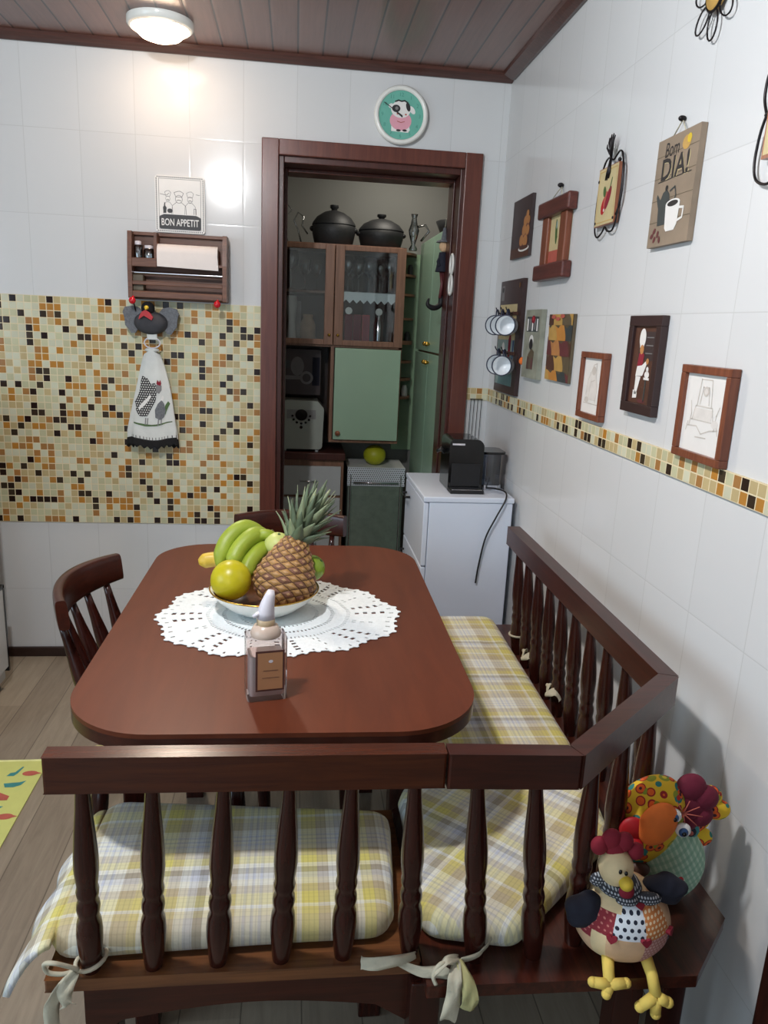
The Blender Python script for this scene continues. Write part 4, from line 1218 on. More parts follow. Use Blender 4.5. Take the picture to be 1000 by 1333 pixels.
wpoly([(.030, .165), (.040, .160), (.046, .175), (.038, .184)], M['cartoon_white'], .0006)
wpoly([(-.074, .064), (-.03, .058), (.02, .062), (.075, .072), (.075, .076), (.02, .067), (-.03, .063), (-.074, .069)], M['leaf'], .0002)
for u in (-.03, -.022, .02, .032): wpoly([(u, .064), (u + .004, .064), (u + .006, .092), (u + .002, .092)], M['ink_grey'], .0003)
for k in range(15):
    u = -.086 + .0123 * k; wpoly([(u, .002), (u + .0022, .002), (u + .0022, .016), (u, .016)], M['ink'], .0003)
m.build('cloth', tw)
m = MB()
def lace(u, v):
    p = towel(u, .985); a = 2 * PI * u
    return Vector((p.x * (1 + .03 * v), p.y - .002 * v + .0, p.z - (.032 + .005 * math.sin(a * 22)) * v))
m.grid(lace, 132, 5, M['felt_black']); m.build('crochet_hem', tw, solid=.003, label='black crochet hem')

# ------------------------------------------------------------------ pictures on the right wall
def wall_item(name, label, cat, y0, y1, z0, group=None, off=.0005):
    """y0 = left edge (farther), y1 = right edge (nearer), z0 bottom"""
    return thing(name, label, cat, (-off, (y0 + y1) / 2, z0), RZ_RIGHT, group), abs(y1 - y0)
# bread picture
t, w = wall_item('wall_sign', 'dark unframed picture of bread rolls next to the corner', 'picture', -.225, -.455, 1.716)
m = MB(); m.box(-w / 2, w / 2, -.012, -.0005, 0, .205, M['dark_print']); h = .0122
m.fr(-w / 2, w / 2, 0, .035, M['brown_print'], h)
for (x, z, r) in ((.02, .055, .028), (.065, .050, .030), (.045, .088, .028), (.085, .085, .026), (.055, .118, .025), (.090, .118, .020), (.075, .140, .018)):
    m.fe(x, z, r, r * .82, M['plum'], h + .0002 + z * .002); m.fe(x, z + .003, r * .88, r * .68, M['bun'], h + .0003 + z * .002)
m.fe(.055, .028, .065, .010, M['cartoon_white'], h + .0008); m.fe(.055, .031, .055, .007, M['brown_print'], h + .001)
m.build('picture_board', t)
# red-brown shutter frame with string
t, w = wall_item('wooden_frame', 'chunky red-brown wooden frame with a vase print hanging from a string', 'picture', -.592, -.880, 1.618)
m = MB(); m.box(-.11, .11, -.010, -.0005, .045, .20, M['parchment']); h = .0102
m.fr(-.07, .07, .045, .09, M['brick_red'], h); m.fe(0, .145, .010, .038, M['leaf'], h + .0002, rot=.1); m.fe(.002, .165, .006, .012, M['teal_pale'], h + .0004); m.fs([(.0, .11), (.014, .13)], .003, M['leaf'], h + .0004)
m.build('print', t)
for x0, x1 in ((-.112, -.058), (.058, .112)):
    m = MB(); m.box(x0, x1, -.022, -.0005, .048, .195, M['frame_wood']); m.build('frame_stile', t, bevel=.004)
for z0, z1 in ((0, .050), (.193, .243)):
    m = MB(); m.box(-w / 2, w / 2, -.032, -.0005, z0, z1, M['frame_red']); m.build('frame_rail', t, bevel=.006)
m = MB(); m.tube([(-.045, -.02, .243), (.0, -.006, .278), (.05, -.02, .243)], .0016, M['cream_tie'], 6); m.build('string', t)
m = MB(); m.ell((0, -.010, .281), (.007, .010, .007), M['iron']); m.build('nail', t)
# pepper plaque in wire
t, w = wall_item('wire_framed_picture', 'parchment picture of red peppers in a black wire frame with a raffia bow', 'picture', -1.065, -1.200, 1.735)
m = MB(); m.box(-.064, .064, -.016, -.004, 0, .145, M['orange_wood']); h = .0165
m.fr(-.062, .062, .002, .143, M['parchment'], h); m.fs([(-.055, .009), (.055, .009), (.055, .136), (-.055, .136), (-.055, .009)], .0022, M['ochre'], h + .0002)
m.fe(-.010, .050, .016, .024, M['red'], h + .0004, rot=-.5); m.fe(.014, .066, .012, .030, M['crimson'], h + .0006, rot=-.5); m.fe(.000, .062, .013, .022, M['brick_red'], h + .0005, rot=-.2)
m.fe(-.012, .084, .009, .014, M['leaf'], h + .0008, rot=.3); m.fs([(.020, .088), (.030, .112)], .005, M['leaf'], h + .0008); m.fe(-.006, .038, .004, .004, M['cartoon_white'], h + .0009)
m.build('picture_board', t)
m = MB()
lp = [(-.062, -.012, .120), (-.070, -.012, .08), (-.072, -.012, .03), (-.066, -.012, -.010), (-.045, -.012, -.026), (-.015, -.012, -.016), (.0, -.012, -.004), (.020, -.012, -.016), (.050, -.012, -.018), (.068, -.012, .005), (.080, -.012, .06), (.080, -.012, .12), (.070, -.012, .160), (.050, -.012, .172), (.030, -.012, .165), (.012, -.012, .158), (-.02, -.012, .168), (-.045, -.012, .155)]
m.tube(spline(lp + [lp[0]], 5)[:-1], .0024, M['iron'], 8, True); m.tube(spline([(.052, -.012, .008), (.085, -.012, .05), (.086, -.012, .12), (.062, -.012, .168)], 6), .0024, M['iron'], 8)
for x, z in ((-.06, .115), (.058, .012), (.058, .150), (-.058, .01)): m.ell((x, -.014, z), (.005, .005, .005), M['iron'], nu=10, nv=8)
m.build('wire', t)
m = MB()
for a in (-.9, -.5, -.15, .2, .5, 3.4, 2.8, 3.1): m.tube([(.004, -.016, .166), (.004 + .03 * math.sin(a), -.020, .166 + .040 * math.cos(a)), (.004 + .034 * math.sin(a * 1.1), -.018, .166 + .055 * math.cos(a))], [.003, .0025, .0015], M['iron'], 5)
m.build('bow', t)
# good morning sign
t, w = wall_item('wall_sign', 'weathered brown sign reading Bom DIA! with a dark coffee pot and a cup', 'sign', -1.406, -1.590, 1.652)
HH = .226
m = MB(); m.box(-w / 2, w / 2, -.014, -.0005, 0, HH, M['weathered']); h = .0143
for z in (.052, .098, .145, .190): m.fr(-w / 2, w / 2, z, z + .0015, M['olive'], h)
m.text('Bom', -.022, .200, .030, M['ink'], h + .0004, width=.062, shear=.1)
m.fe(.040, .200, .018, .014, M['ochre'], h + .0003); m.fe(.050, .206, .009, .009, M['yellow'], h + .0004)
m.text('DIA!', .002, .159, .046, M['parchment'], h + .0003, width=.122, bold=.02); m.text('DIA!', .0, .161, .046, M['ink'], h + .0006, width=.120, bold=.022)
m.fs([(-.07, .137), (.075, .139)], .002, M['ink'], h + .0004)
m.fp([(-.052, .044), (-.010, .044), (-.002, .085), (-.012, .108), (-.024, .118), (-.040, .112), (-.050, .098), (-.066, .112), (-.070, .106), (-.056, .080)], M['slate'], h + .0005)
m.fe(-.026, .120, .006, .006, M['ink'], h + .0006); m.fs([(-.008, .112), (.012, .118), (.020, .100), (.010, .075)], .004, M['slate'], h + .0006)
m.fp([(-.014, .036), (-.006, .028), (.030, .028), (.040, .040), (.044, .082), (-.020, .082)], M['cartoon_white'], h + .0008); m.fe(.012, .084, .032, .009, M['cartoon_white'], h + .001); m.fe(.012, .084, .024, .006, M['ink'], h + .0012)
m.fs([(.043, .072), (.062, .070), (.060, .050), (.040, .046)], .005, M['cartoon_white'], h + .0009)
for (x, z) in ((-.072, .024), (-.058, .016), (-.044, .026), (-.034, .014), (-.062, .034)): m.fe(x, z, .008, .005, M['plum'], h + .0005, rot=x * 40)
m.build('sign_board', t)
m = MB(); m.tube([(-.035, -.010, HH), (-.008, -.006, HH + .028), (.020, -.010, HH)], .0015, M['cream_tie'], 6); m.build('string', t)
m = MB(); m.ell((-.008, -.008, HH + .030), (.006, .009, .006), M['iron']); m.build('nail', t)
# butterfly / pear wire picture at right edge
t, w = wall_item('wire_framed_picture', 'parchment picture in a rounded wire frame at the far right edge of the wall', 'picture', -1.815, -1.97, 1.762)
m = MB(); m.box(-.07, .07, -.016, -.004, 0, .135, M['orange_wood']); m.fr(-.066, .066, .006, .133, M['parchment'], .0163)
for i in range(4):
    for j in range(3): m.fe(-.045 + j * .03, .03 + i * .024, .004, .005, M['ochre'], .0166, seg=10)
m.build('picture_board', t)
m = MB()
lp = [(-.082, .075), (-.096, .105), (-.094, .140), (-.075, .165), (-.04, .175), (0, .16), (.04, .175), (.075, .165), (.094, .14), (.096, .105), (.082, .075), (.096, .045), (.098, 0), (.085, -.03), (.05, -.042), (.02, -.030), (0, -.02), (-.02, -.030), (-.05, -.042), (-.085, -.03), (-.098, 0), (-.094, .045)]
m.tube(spline([(x, -.010, z) for x, z in lp + [lp[0]]], 5)[:-1], .0026, M['iron'], 8, True); m.tube([(-.084, -.010, .075), (-.066, -.012, .075)], .0035, M['iron'], 8); m.build('wire', t)
# wire flower at the top
t = thing('wire_flower', 'wire flower with a yellow ceramic centre high on the right wall', 'wall ornament', (-.0005, -1.575, 2.112), RZ_RIGHT)
m = MB(); m.lathe([(.030, .006), (.033, .012), (.028, .018), (.0001, .020)], M['ochre'], Fm @ Matrix.Translation((0, 0, 0)), 32, cap=False); m.tube([(.032 * math.cos(a), -.014, .032 * math.sin(a)) for a in [2 * PI * k / 30 for k in range(30)]], .003, M['iron'], 8, True); m.build('centre_disc', t, label='yellow speckled centre')
m = MB()
for k in range(7):
    a = -PI / 2 + 2 * PI * k / 7
    c, s = math.cos(a), math.sin(a)
    P = []
    for q in range(20):
        b_ = 2 * PI * q / 20; r = .056 + .028 * math.cos(b_); tt = .018 * math.sin(b_)
        P.append((r * c - tt * s, -.012, r * s + tt * c))
    m.tube(P, .0018, M['iron'], 6, True)
m.build('petals', t)
# mug board with enamel mugs
t, w = wall_item('mug_board', 'tall dark framed poster board beside the corner with hooks for enamel mugs', 'mug board', -.150, -.445, 1.222)
m = MB(); m.box(-w / 2, w / 2, -.016, -.0005, 0, .418, M['frame_black']); h = .0163
m.fr(-w / 2 + .012, w / 2 - .05, .03, .33, M['parchment'], h); m.fr(-w / 2 + .012, w / 2 - .05, .03, .20, M['teal_pale'], h + .0002); m.fr(-w / 2 + .012, w / 2 - .05, .03, .11, M['teal_pale'], h + .0003)
m.fp([(-.10, .03), (.09, .03), (.09, .13), (.05, .15), (.02, .12), (-.06, .13)], M['teal_dull'], h + .0004)
m.fr(.075, .092, .10, .20, M['blue_print'], h + .0005)
m.fp([(.02, .125), (.045, .125), (.055, .20), (.04, .235), (.018, .20)], M['crimson'], h + .0006); m.fe(-.05, .16, .022, .03, M['cartoon_white'], h + .0005)
m.fs([(-.03, .25), (.0, .265), (.05, .30)], .012, M['olive'], h + .0005); m.fs([(-.06, .235), (.02, .24)], .006, M['leaf'], h + .0005)
m.fr(-.13, -.09, .345, .40, M['ink_grey'], h + .0003); m.fe(-.11, .385, .012, .01, M['ink'], h + .0005)
m.fe(.11, .395, .010, .010, M['brass'], h + .0005)
m.build('poster_board', t)
for z in (.278, .134):
    m = MB(); m.box(-.11, .115, -.022, -.0165, z + .012, z + .024, M['brown_print'])
    for x in ((-.075, -.005, .065) if z > .2 else (-.045, .045)): m.tube(spline([(x, -.020, z + .016), (x, -.036, z + .020), (x, -.046, z + .030), (x, -.050, z + .040)], 4), .0022, M['iron'], 6)
    m.build('hook_rail', t)
mug_dir = Vector((-.45, -.89, .02)).normalized()
def mug(label):
    g = thing('enamel_mug', label, 'mug', (0, 0, 0), 0, 'enamel mugs on the mug board')
    R = mug_dir.to_track_quat('Z', 'Y').to_matrix().to_4x4()
    m = MB(); m.lathe([(.0001, .0), (.031, .0), (.034, .006), (.034, .066), (.0355, .068), (.0325, .068), (.0318, .006), (.0001, .004)], M['enamel'], R, 32, cap=False); m.build('cup', g)
    m = MB(); m.tube([R @ Vector((.0345 * math.cos(a), .0345 * math.sin(a), .0675)) for a in [2 * PI * k / 32 for k in range(32)]], .0022, M['navy_rim'], 8, True); m.build('rim', g)
    m = MB(); Rh = R
    m.tube(spline([Vector((0, 0, .020)) + Vector((.0, .0, 0)), ], 1) if False else spline([R @ Vector((.0, .0335, .055)), R @ Vector((.0, .052, .050)), R @ Vector((0, .056, .034)), R @ Vector((0, .050, .018)), R @ Vector((0, .0335, .014))], 5), .003, M['navy_rim'], 8); m.build('handle', g)
    return g
spots = [(-.052, -.430, 1.472, 'nearest white enamel mug with navy rim on the upper hooks'), (-.052, -.355, 1.472, 'middle white enamel mug with navy rim on the upper hooks'), (-.052, -.282, 1.472, 'farthest white enamel mug with navy rim on the upper hooks'),
         (-.052, -.425, 1.331, 'nearer white enamel mug with navy rim on the lower hooks'), (-.052, -.345, 1.331, 'farther white enamel mug with navy rim on the lower hooks')]
g0 = mug(spots[0][3])
for i, (x, y, z, lb) in enumerate(spots):
    g = g0 if i == 0 else copy_tree(g0); g['label'] = lb
    g.location = (x, y, z)
# coffee board
t, w = wall_item('wall_sign', 'narrow distressed grey-green sign with a dark cup and a red rose', 'sign', -.520, -.690, 1.300)
m = MB(); m.box(-w / 2, w / 2, -.018, -.0005, 0, .228, M['weathered_green']); h = .0183
m.fr(-.066, .066, .155, .205, M['slate'], h)
for i in range(5): m.fr(-.060 + i * .026, -.046 + i * .026, .158 + (i % 2) * .004, .198, M['ink_grey'] if i % 2 else M['cartoon_white'], h + .0002)
m.fe(.006, .196, .020, .013, M['crimson'], h + .0004); m.fe(.004, .198, .010, .006, M['red'], h + .0006)
m.fe(.0, .125, .024, .020, M['cartoon_white'], h + .0002); m.fe(.0, .114, .020, .018, M['ink'], h + .0004)
m.fp([(-.03, .03), (.035, .03), (.04, .09), (.01, .10), (-.025, .08)], M['olive'], h + .0002); m.fp([(-.035, .03), (-.008, .03), (-.01, .068), (-.03, .074)], M['brown_print'], h + .0004); m.fe(.022, .05, .010, .02, M['plum'], h + .0004)
m.build('sign_board', t)
o = MB(); o.ell((0, 0, 0), (.012, .014, .014), M['orange_felt']); tag(o.build('wall_ornament', loc=(-.0125, -.500, 1.353)), 'small round orange ornament between mug board and the rose sign', 'ornament')
# kettle pattern board
t, w = wall_item('wall_sign', 'unframed ochre and plum board printed all over with kettles and jugs', 'picture', -.755, -.970, 1.309)
m = MB(); m.box(-w / 2, w / 2, -.010, -.0005, 0, .202, M['olive']); h = .0102
rs = random.Random(3); cols = ['ochre', 'plum', 'ochre2', 'brown_print', 'slate', 'ochre', 'plum', 'olive', 'bun']
def kettle(x, z, s, mt, k):
    P = [(-.5, 0), (.5, 0), (.58, .3), (.42, .62), (.18, .78), (.1, .95), (-.1, .95), (-.18, .78), (-.42, .62), (-.8, .75), (-.56, .3)]
    x0, x1 = -w / 2, w / 2
    m.fp([(max(x0, min(x1, x + a * s)), max(0.0, min(.202, z + b_ * s * .8))) for a, b_ in P], mt, k)
kk = 0
for j in range(5):
    for i in range(4):
        kk += 1
        kettle(-.10 + .078 * i + (.039 if j % 2 else 0), -.015 + .046 * j, .074, M[cols[(i * 2 + j * 3) % 9]], h + .0001 * kk)
for x, z in ((-.06, .194), (.02, .196), (-.02, .188)): m.fe(x, z, .02, .0058, M['brick_red'], h + .004)
m.build('picture_board', t)
# stitched lamp, cook and chair pictures
def framed(name, label, y0, y1, z0, hgt, bw, mt, th, art, matm):
    t, w = wall_item(name, label, 'picture', y0, y1, z0)
    m = MB(); m.box(-w / 2 + bw * .6, w / 2 - bw * .6, -th * .55, -.0005, bw * .6, hgt - bw * .6, matm); art(m, w - 2 * bw, hgt - 2 * bw, bw, th * .55 + .0003); m.build('picture', t)
    m = MB()
    for (x0, x1, za, zb) in ((-w / 2, w / 2, 0, bw), (-w / 2, w / 2, hgt - bw, hgt), (-w / 2, -w / 2 + bw, bw, hgt - bw), (w / 2 - bw, w / 2, bw, hgt - bw)): m.box(x0, x1, -th, -.0005, za, zb, mt)
    m.build('frame', t, bevel=.0015)
    return t
def art_lamp(m, w, H_, bw, h):
    s = M['sepia']; f = M['sepia2']
    m.fp([(-.035, bw + .035), (.03, bw + .035), (.035, bw + .075), (.012, bw + .12), (-.02, bw + .11), (-.04, bw + .07)], f, h)
    for P in ([(-.045, bw + .03), (-.03, bw + .09), (.0, bw + .13), (.02, bw + .135), (.022, bw + .1), (.035, bw + .06), (.03, bw + .03)], [(-.02, bw + .04), (-.01, bw + .085), (.015, bw + .09)], [(-.05, bw + .026), (.045, bw + .026)]):
        m.fs(P, .0024, s, h + .0002)
    m.fe(.004, bw + .115, .014, .012, s, h + .0003); m.fe(-.03, bw + .035, .014, .008, s, h + .0003)
framed('framed_picture', 'small brown framed stitched picture of a figure, left of the cook picture', -1.083, -1.248, 1.228, .180, .016, M['frame_wood'], .020, art_lamp, M['cartoon_white'])
def art_cook(m, w, H_, bw, h):
    m.fr(-w / 2, w / 2, bw, bw + H_, M['brown_print'], h); m.fr(-.03, w / 2 - .006, bw + .10, bw + H_ - .012, M['dark_print'], h + .0002)
    for k in range(3): m.fr(.005, .040, bw + .115 + k * .018, bw + .117 + k * .018, M['ink_grey'], h + .0003)
    Wm = M['cartoon_white']
    m.fe(-.016, bw + .150, .016, .022, Wm, h + .0006); m.fr(-.026, -.006, bw + .128, bw + .145, Wm, h + .0005); m.fe(-.014, bw + .124, .010, .011, M['bun'], h + .0007)
    m.fp([(-.030, bw + .082), (-.004, bw + .082), (.002, bw + .112), (-.010, bw + .120), (-.026, bw + .114)], M['crimson'], h + .0006)
    m.fp([(-.032, bw + .062), (.004, bw + .064), (.020, bw + .092), (.018, bw + .100), (-.004, bw + .088), (-.028, bw + .085)], Wm, h + .0008); m.fe(.022, bw + .098, .007, .007, M['bun'], h + .0009)
    m.fp([(-.030, bw + .020), (-.018, bw + .020), (-.004, bw + .062), (-.030, bw + .062)], Wm, h + .0007); m.fp([(-.036, bw + .010), (-.014, bw + .012), (-.014, bw + .024), (-.036, bw + .030)], Wm, h + .0007)
    m.fr(.012, .040, bw + .056, bw + .061, Wm, h + .0008); m.fe(.026, bw + .068, .012, .008, Wm, h + .0007); m.fe(.026, bw + .080, .006, .006, Wm, h + .0007)
    m.fr(.020, .026, bw + .005, bw + .056, M['slate'], h + .0006); m.fe(.012, bw + .006, .020, .004, M['plum'], h + .0006)
framed('framed_picture', 'dark brown framed picture of a cook in a white hat carrying a cake', -1.372, -1.538, 1.277, .225, .024, M['frame_black'], .018, art_cook, M['brown_print'])
def art_chair(m, w, H_, bw, h):
    s = M['sepia']; f = M['sepia2']; z = bw + .03
    m.fp([(-.038, z + .036), (.030, z + .036), (.034, z + .058), (-.034, z + .058)], f, h)
    for P in ([(-.045, z + .034), (.04, z + .034)], [(-.040, z + .034), (-.032, z + .062), (.03, z + .062), (.038, z + .034)], [(-.028, z + .062), (-.022, z + .115), (.018, z + .115), (.026, z + .062)], [(-.018, z + .066), (-.012, z + .10), (.010, z + .10), (.016, z + .066)], [(-.05, z + .02), (-.045, z + .045), (-.052, z + .07)], [(.045, z + .02), (.048, z + .05), (.056, z + .066)], [(-.055, z + .02), (-.02, z + .022), (.0, z + .008), (.03, z + .018), (.058, z + .022)], [(-.02, z), (.02, z + .002)], [(-.06, z + .01), (-.055, z + .028)], [(.06, z + .012), (.052, z + .03)]):
        m.fs(P, .0024, s, h + .0002)
    m.fe(0, z + .092, .010, .010, s, h + .0003); m.fe(0, z + .092, .006, .006, f, h + .0004); m.fe(.045, z + .032, .012, .008, f, h + .0003)
framed('framed_picture', 'larger brown framed stitched picture of a chair at the right end of the mosaic band', -1.657, -1.842, 1.216, .187, .016, M['frame_wood'], .020, art_chair, M['cartoon_white'])
# ------------------------------------------------------------------ fabric hens on the bench end
hn = thing('fabric_hen', 'patchwork fabric hen with red comb sitting on the bench corner, feet over the edge', 'stuffed hen', (-.275, -2.185, .4702), math.radians(-6))
def patch(d):
    a = math.degrees(math.atan2(d.x, -d.y)); z = d.z      # 0 = towards the viewer
    if z > .93: return M['cream_felt']
    if abs(a) > 120: return M['beige_felt']
    if z > .16:
        if a < -22 and z > .66: return M['cream_felt']
        if a < -26: return M['red_dots'] if a > -80 else M['beige_felt']
        if a < 12: return M['white_dots']
        if a < 52: return M['orange_check']
        return M['beige_felt'] if a < 96 else M['cream_felt']
    if a < -52: return M['red_dots'] if z > -.1 else M['beige_felt']
    if a < -34: return M['cream_felt']
    if a < 14: return M['beige_felt']
    if a < 50: return M['pink_stripe']
    return M['navy_dots']
m = MB(); m.ell((0, 0, .066), (.078, .066, .066), None, nu=56, nv=40, mfn=patch, fn=lambda d, th, ph: 1 + .10 * max(0, d.z) * (1 - abs(d.x)) + .006 * math.sin(9 * ph) * math.sin(th)); m.build('body', hn)
m = MB()
for a_, z_ in ((-26, .16), (12, .16), (52, .16), (12, .80)):   # little hearts at the seams
    ar = math.radians(a_); rr = math.sqrt(1 - z_ * z_); d = Vector((math.sin(ar) * rr, -math.cos(ar) * rr, z_))
    c_ = Vector((d.x * .078, d.y * .066, .066 + d.z * .066)) * 1.0
    Mh = Matrix.Translation(c_) @ d.to_track_quat('-Y', 'Z').to_matrix().to_4x4()
    m = MB()
    P = [(.0085 * math.sin(a) ** 3, .0078 * (.8125 * math.cos(a) - .3125 * math.cos(2 * a) - .125 * math.cos(3 * a))) for a in [2 * PI * k / 20 for k in range(20)]]
    m.prism(P, M['crimson'], -.006, .006, 'y', M=Mh)
    m.build('heart_patch', hn)
m = MB(); m.ell((-.024, -.012, .168), (.027, .026, .031), M['cream_felt']); m.build('head', hn)
m = MB()
for (x, z, r) in ((-.054, .204, .014), (-.036, .216, .016), (-.016, .212, .015), (.004, .196, .013), (-.028, .200, .016)): m.ell((x, -.010, z), (r, .010, r * 1.15), M['crimson'], nu=16, nv=12)
m.build('comb', hn)
m = MB(); m.ell((-.016, -.040, .160), (.011, .012, .011), M['yellow']); m.build('beak', hn)
m = MB(); m.ell((-.018, -.040, .168 + .010), (.0028, .002, .004), M['black']); m.ell((-.026, -.037, .168 + .010), (.0028, .002, .004), M['black']); m.build('eyes', hn)
m = MB(); m.ell((-.012, -.036, .142), (.012, .008, .013), M['crimson']); m.build('wattle', hn)
m = MB(); m.lathe([(.024, .126), (.033, .128), (.036, .134), (.032, .140), (.024, .144)], M['grey_dots'], Matrix.Translation((-.014, -.006, 0)), 30)
m.ell((-.046, -.008, .140), (.016, .010, .012), M['grey_dots'], nu=14, nv=10); m.ell((.024, -.030, .126), (.024, .011, .010), M['grey_dots'], nu=14, nv=10); m.ell((-.010, -.038, .128), (.018, .010, .008), M['grey_dots'], nu=14, nv=10); m.build('scarf', hn)
for s, c in ((-1, (-.064, -.020, .092)), (1, (.062, -.004, .124))):
    m = MB(); m.ell(c, (.036, .020, .032 if s < 0 else .026), M['navy'], nu=28, nv=16, fn=lambda d, th, ph: 1 + .07 * math.sin(5 * math.atan2(d.z, d.x) + .5)); m.build('wing', hn)
for s, P in ((-1, [(-.030, -.040, .030), (-.032, -.060, .012), (-.034, -.074, .004)]), (1, [(.030, -.038, .030), (.036, -.062, .012), (.040, -.076, -.012)])):
    m = MB(); m.tube(P, [.010, .009, .009], M['yellow_felt'], 12)
    if s < 0:
        for q in ((-.060, -.072, .006), (-.040, -.082, -.006), (-.008, -.074, .008)): m.tube([(-.034, -.074, .004), q], [.009, .0075], M['yellow_felt'], 10); m.ell(q, .0078, M['yellow_felt'], nu=12, nv=8)
    else:
        for q in ((.016, -.080, -.030), (.042, -.080, -.042), (.060, -.078, -.022)): m.tube([(.040, -.076, -.014), q], [.010, .008], M['yellow_felt'], 10); m.ell(q, .0085, M['yellow_felt'], nu=12, nv=8)
    m.build('foot', hn)

h2 = thing('fabric_hen', 'large yellow floral fabric hen with orange beak and green checked body behind the patchwork hen', 'stuffed hen', (-.148, -2.065, .4702), math.radians(-10))
m = MB(); m.ell((0, 0, .075), (.076, .058, .078), M['quilt'], nu=40, nv=26, fn=lambda d, th, ph: 1 + .02 * math.sin(3 * ph)); m.build('body', h2)
Hm = Matrix.Translation((-.048, -.020, .158)) @ Matrix.Rotation(math.radians(24), 4, 'Y')
m = MB(); m.ell((0, 0, 0), (.058, .046, .092), M['floral'], Hm, 44, 30, fn=lambda d, th, ph: 1 + .05 * d.z); m.build('head', h2)
m = MB(); m.ell((-.004, -.044, .030), (.030, .018, .042), M['orange_felt'], Hm, 26, 18); m.build('beak', h2)
m = MB(); m.ell((-.034, -.040, .000), (.022, .010, .022), M['red'], Hm, 18, 12); m.ell((-.018, -.046, -.022), (.016, .010, .014), M['red'], Hm, 18, 12); m.build('wattle', h2)
for x, z in ((.012, .056), (.040, .040)):
    m = MB(); m.ell((x, -.042, z), (.013, .009, .013), M['cartoon_white'], Hm, 18, 12); m.ell((x - .002, -.050, z), (.008, .005, .008), M['blue_print'], Hm, 14, 10); m.ell((x - .002, -.0545, z), (.004, .003, .004), M['black'], Hm, 10, 8); m.build('eye', h2)
m = MB()
for c, r in (((.045, -.004, .104), (.026, .014, .026)), ((.075, -.004, .098), (.024, .014, .024)), ((.060, -.004, .072), (.030, .014, .026)), ((.088, -.004, .066), (.020, .013, .022)), ((.070, -.004, .044), (.022, .012, .018))): m.ell(c, r, M['maroon'], Hm @ Matrix.Translation((-.012, 0, -.004)), 20, 14)
m.build('comb', h2)
m = MB()
for c, r in (((.070, .008, .200), (.022, .012, .022)), ((.086, .008, .176), (.024, .012, .020)), ((.060, .008, .176), (.026, .012, .03)), ((.040, .004, .142), (.024, .012, .024)), ((.066, .006, .120), (.020, .012, .018)), ((.048, .006, .158), (.03, .011, .03))): m.ell(c, r, M['floral'], None, 20, 14)
m.build('tail', h2)
m = MB(); m.ell((.036, -.012, .144), (.018, .006, .017), M['teal'], None, 18, 10); m.ell((.036, -.017, .144), (.011, .005, .010), M['navy'], None, 16, 10); m.ell((.036, -.020, .144), (.005, .004, .005), M['brick_red'], None, 12, 8); m.build('flower_patch', h2)
m = MB()
for a in range(9):
    m.tube([(.004, -.055, .205), (.004 + .03 * math.cos(a * .7), -.060, .205 + .028 * math.sin(a * .7))], [.0013, .0008], M['brick_red'], 5)
m.build('raffia', h2)
m = MB(); m.ell((.014, -.054, .074), (.009, .006, .011), M['red'], None, 14, 10); m.build('button', h2)
m = MB(); m.ell((-.056, -.052, .088), (.020, .012, .014), M['brown_print'], None, 16, 10); m.build('bow', h2)

# ------------------------------------------------------------------ pantry: hutch
PY = .80
ht = thing('hutch', 'brown wooden hutch with glass doors above and a sage green door below, inside the pantry', 'cupboard', (-.6, PY, 0))
def hb(m, n, **k): return m.build(n, ht, world=True, **k)
m = MB()
m.box(-.925, -.905, PY + .02, 1.15, 1.34, 1.84, M['hutch']); m.box(-.282, -.265, PY + .02, 1.15, .84, 1.84, M['hutch']); m.box(-.925, -.265, PY + .02, 1.15, 1.82, 1.84, M['hutch'])
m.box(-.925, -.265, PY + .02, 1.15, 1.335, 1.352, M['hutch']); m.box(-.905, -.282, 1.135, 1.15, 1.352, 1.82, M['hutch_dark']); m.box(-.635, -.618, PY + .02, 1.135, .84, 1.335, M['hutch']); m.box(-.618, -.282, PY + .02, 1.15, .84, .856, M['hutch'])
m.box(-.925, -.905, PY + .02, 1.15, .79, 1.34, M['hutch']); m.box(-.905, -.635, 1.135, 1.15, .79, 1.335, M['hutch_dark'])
hb(m, 'carcass')
m = MB(); m.box(-.904, -.283, PY + .03, 1.134, 1.600, 1.612, M['hutch']); hb(m, 'shelf')
for x0, x1, kx in ((-.918, -.628, -.648), (-.624, -.267, -.604)):
    m = MB(); f = .046
    m.box(x0, x0 + f, PY, PY + .018, 1.345, 1.835, M['hutch']); m.box(x1 - f, x1, PY, PY + .018, 1.345, 1.835, M['hutch']); m.box(x0 + f, x1 - f, PY, PY + .018, 1.345, 1.372, M['hutch']); m.box(x0 + f, x1 - f, PY, PY + .018, 1.81, 1.835, M['hutch'])
    d = hb(m, 'door', bevel=.002)
    m = MB(); m.box(x0 + f, x1 - f, PY + .008, PY + .011, 1.372, 1.81, M['glass']); m.build('glass_pane', d, world=True)
    m = MB(); m.ell((kx, PY - .010, 1.395), (.008, .010, .008), M['brass']); m.build('knob', d, world=True)
m = MB(); m.box(-.614, -.272, PY - .002, PY + .018, .858, 1.332, M['green']); d = hb(m, 'door', bevel=.002, label='sage green door')
m = MB(); m.ell((-.590, PY - .014, .892), (.014, .013, .014), M['orange_wood']); m.build('knob', d, world=True)
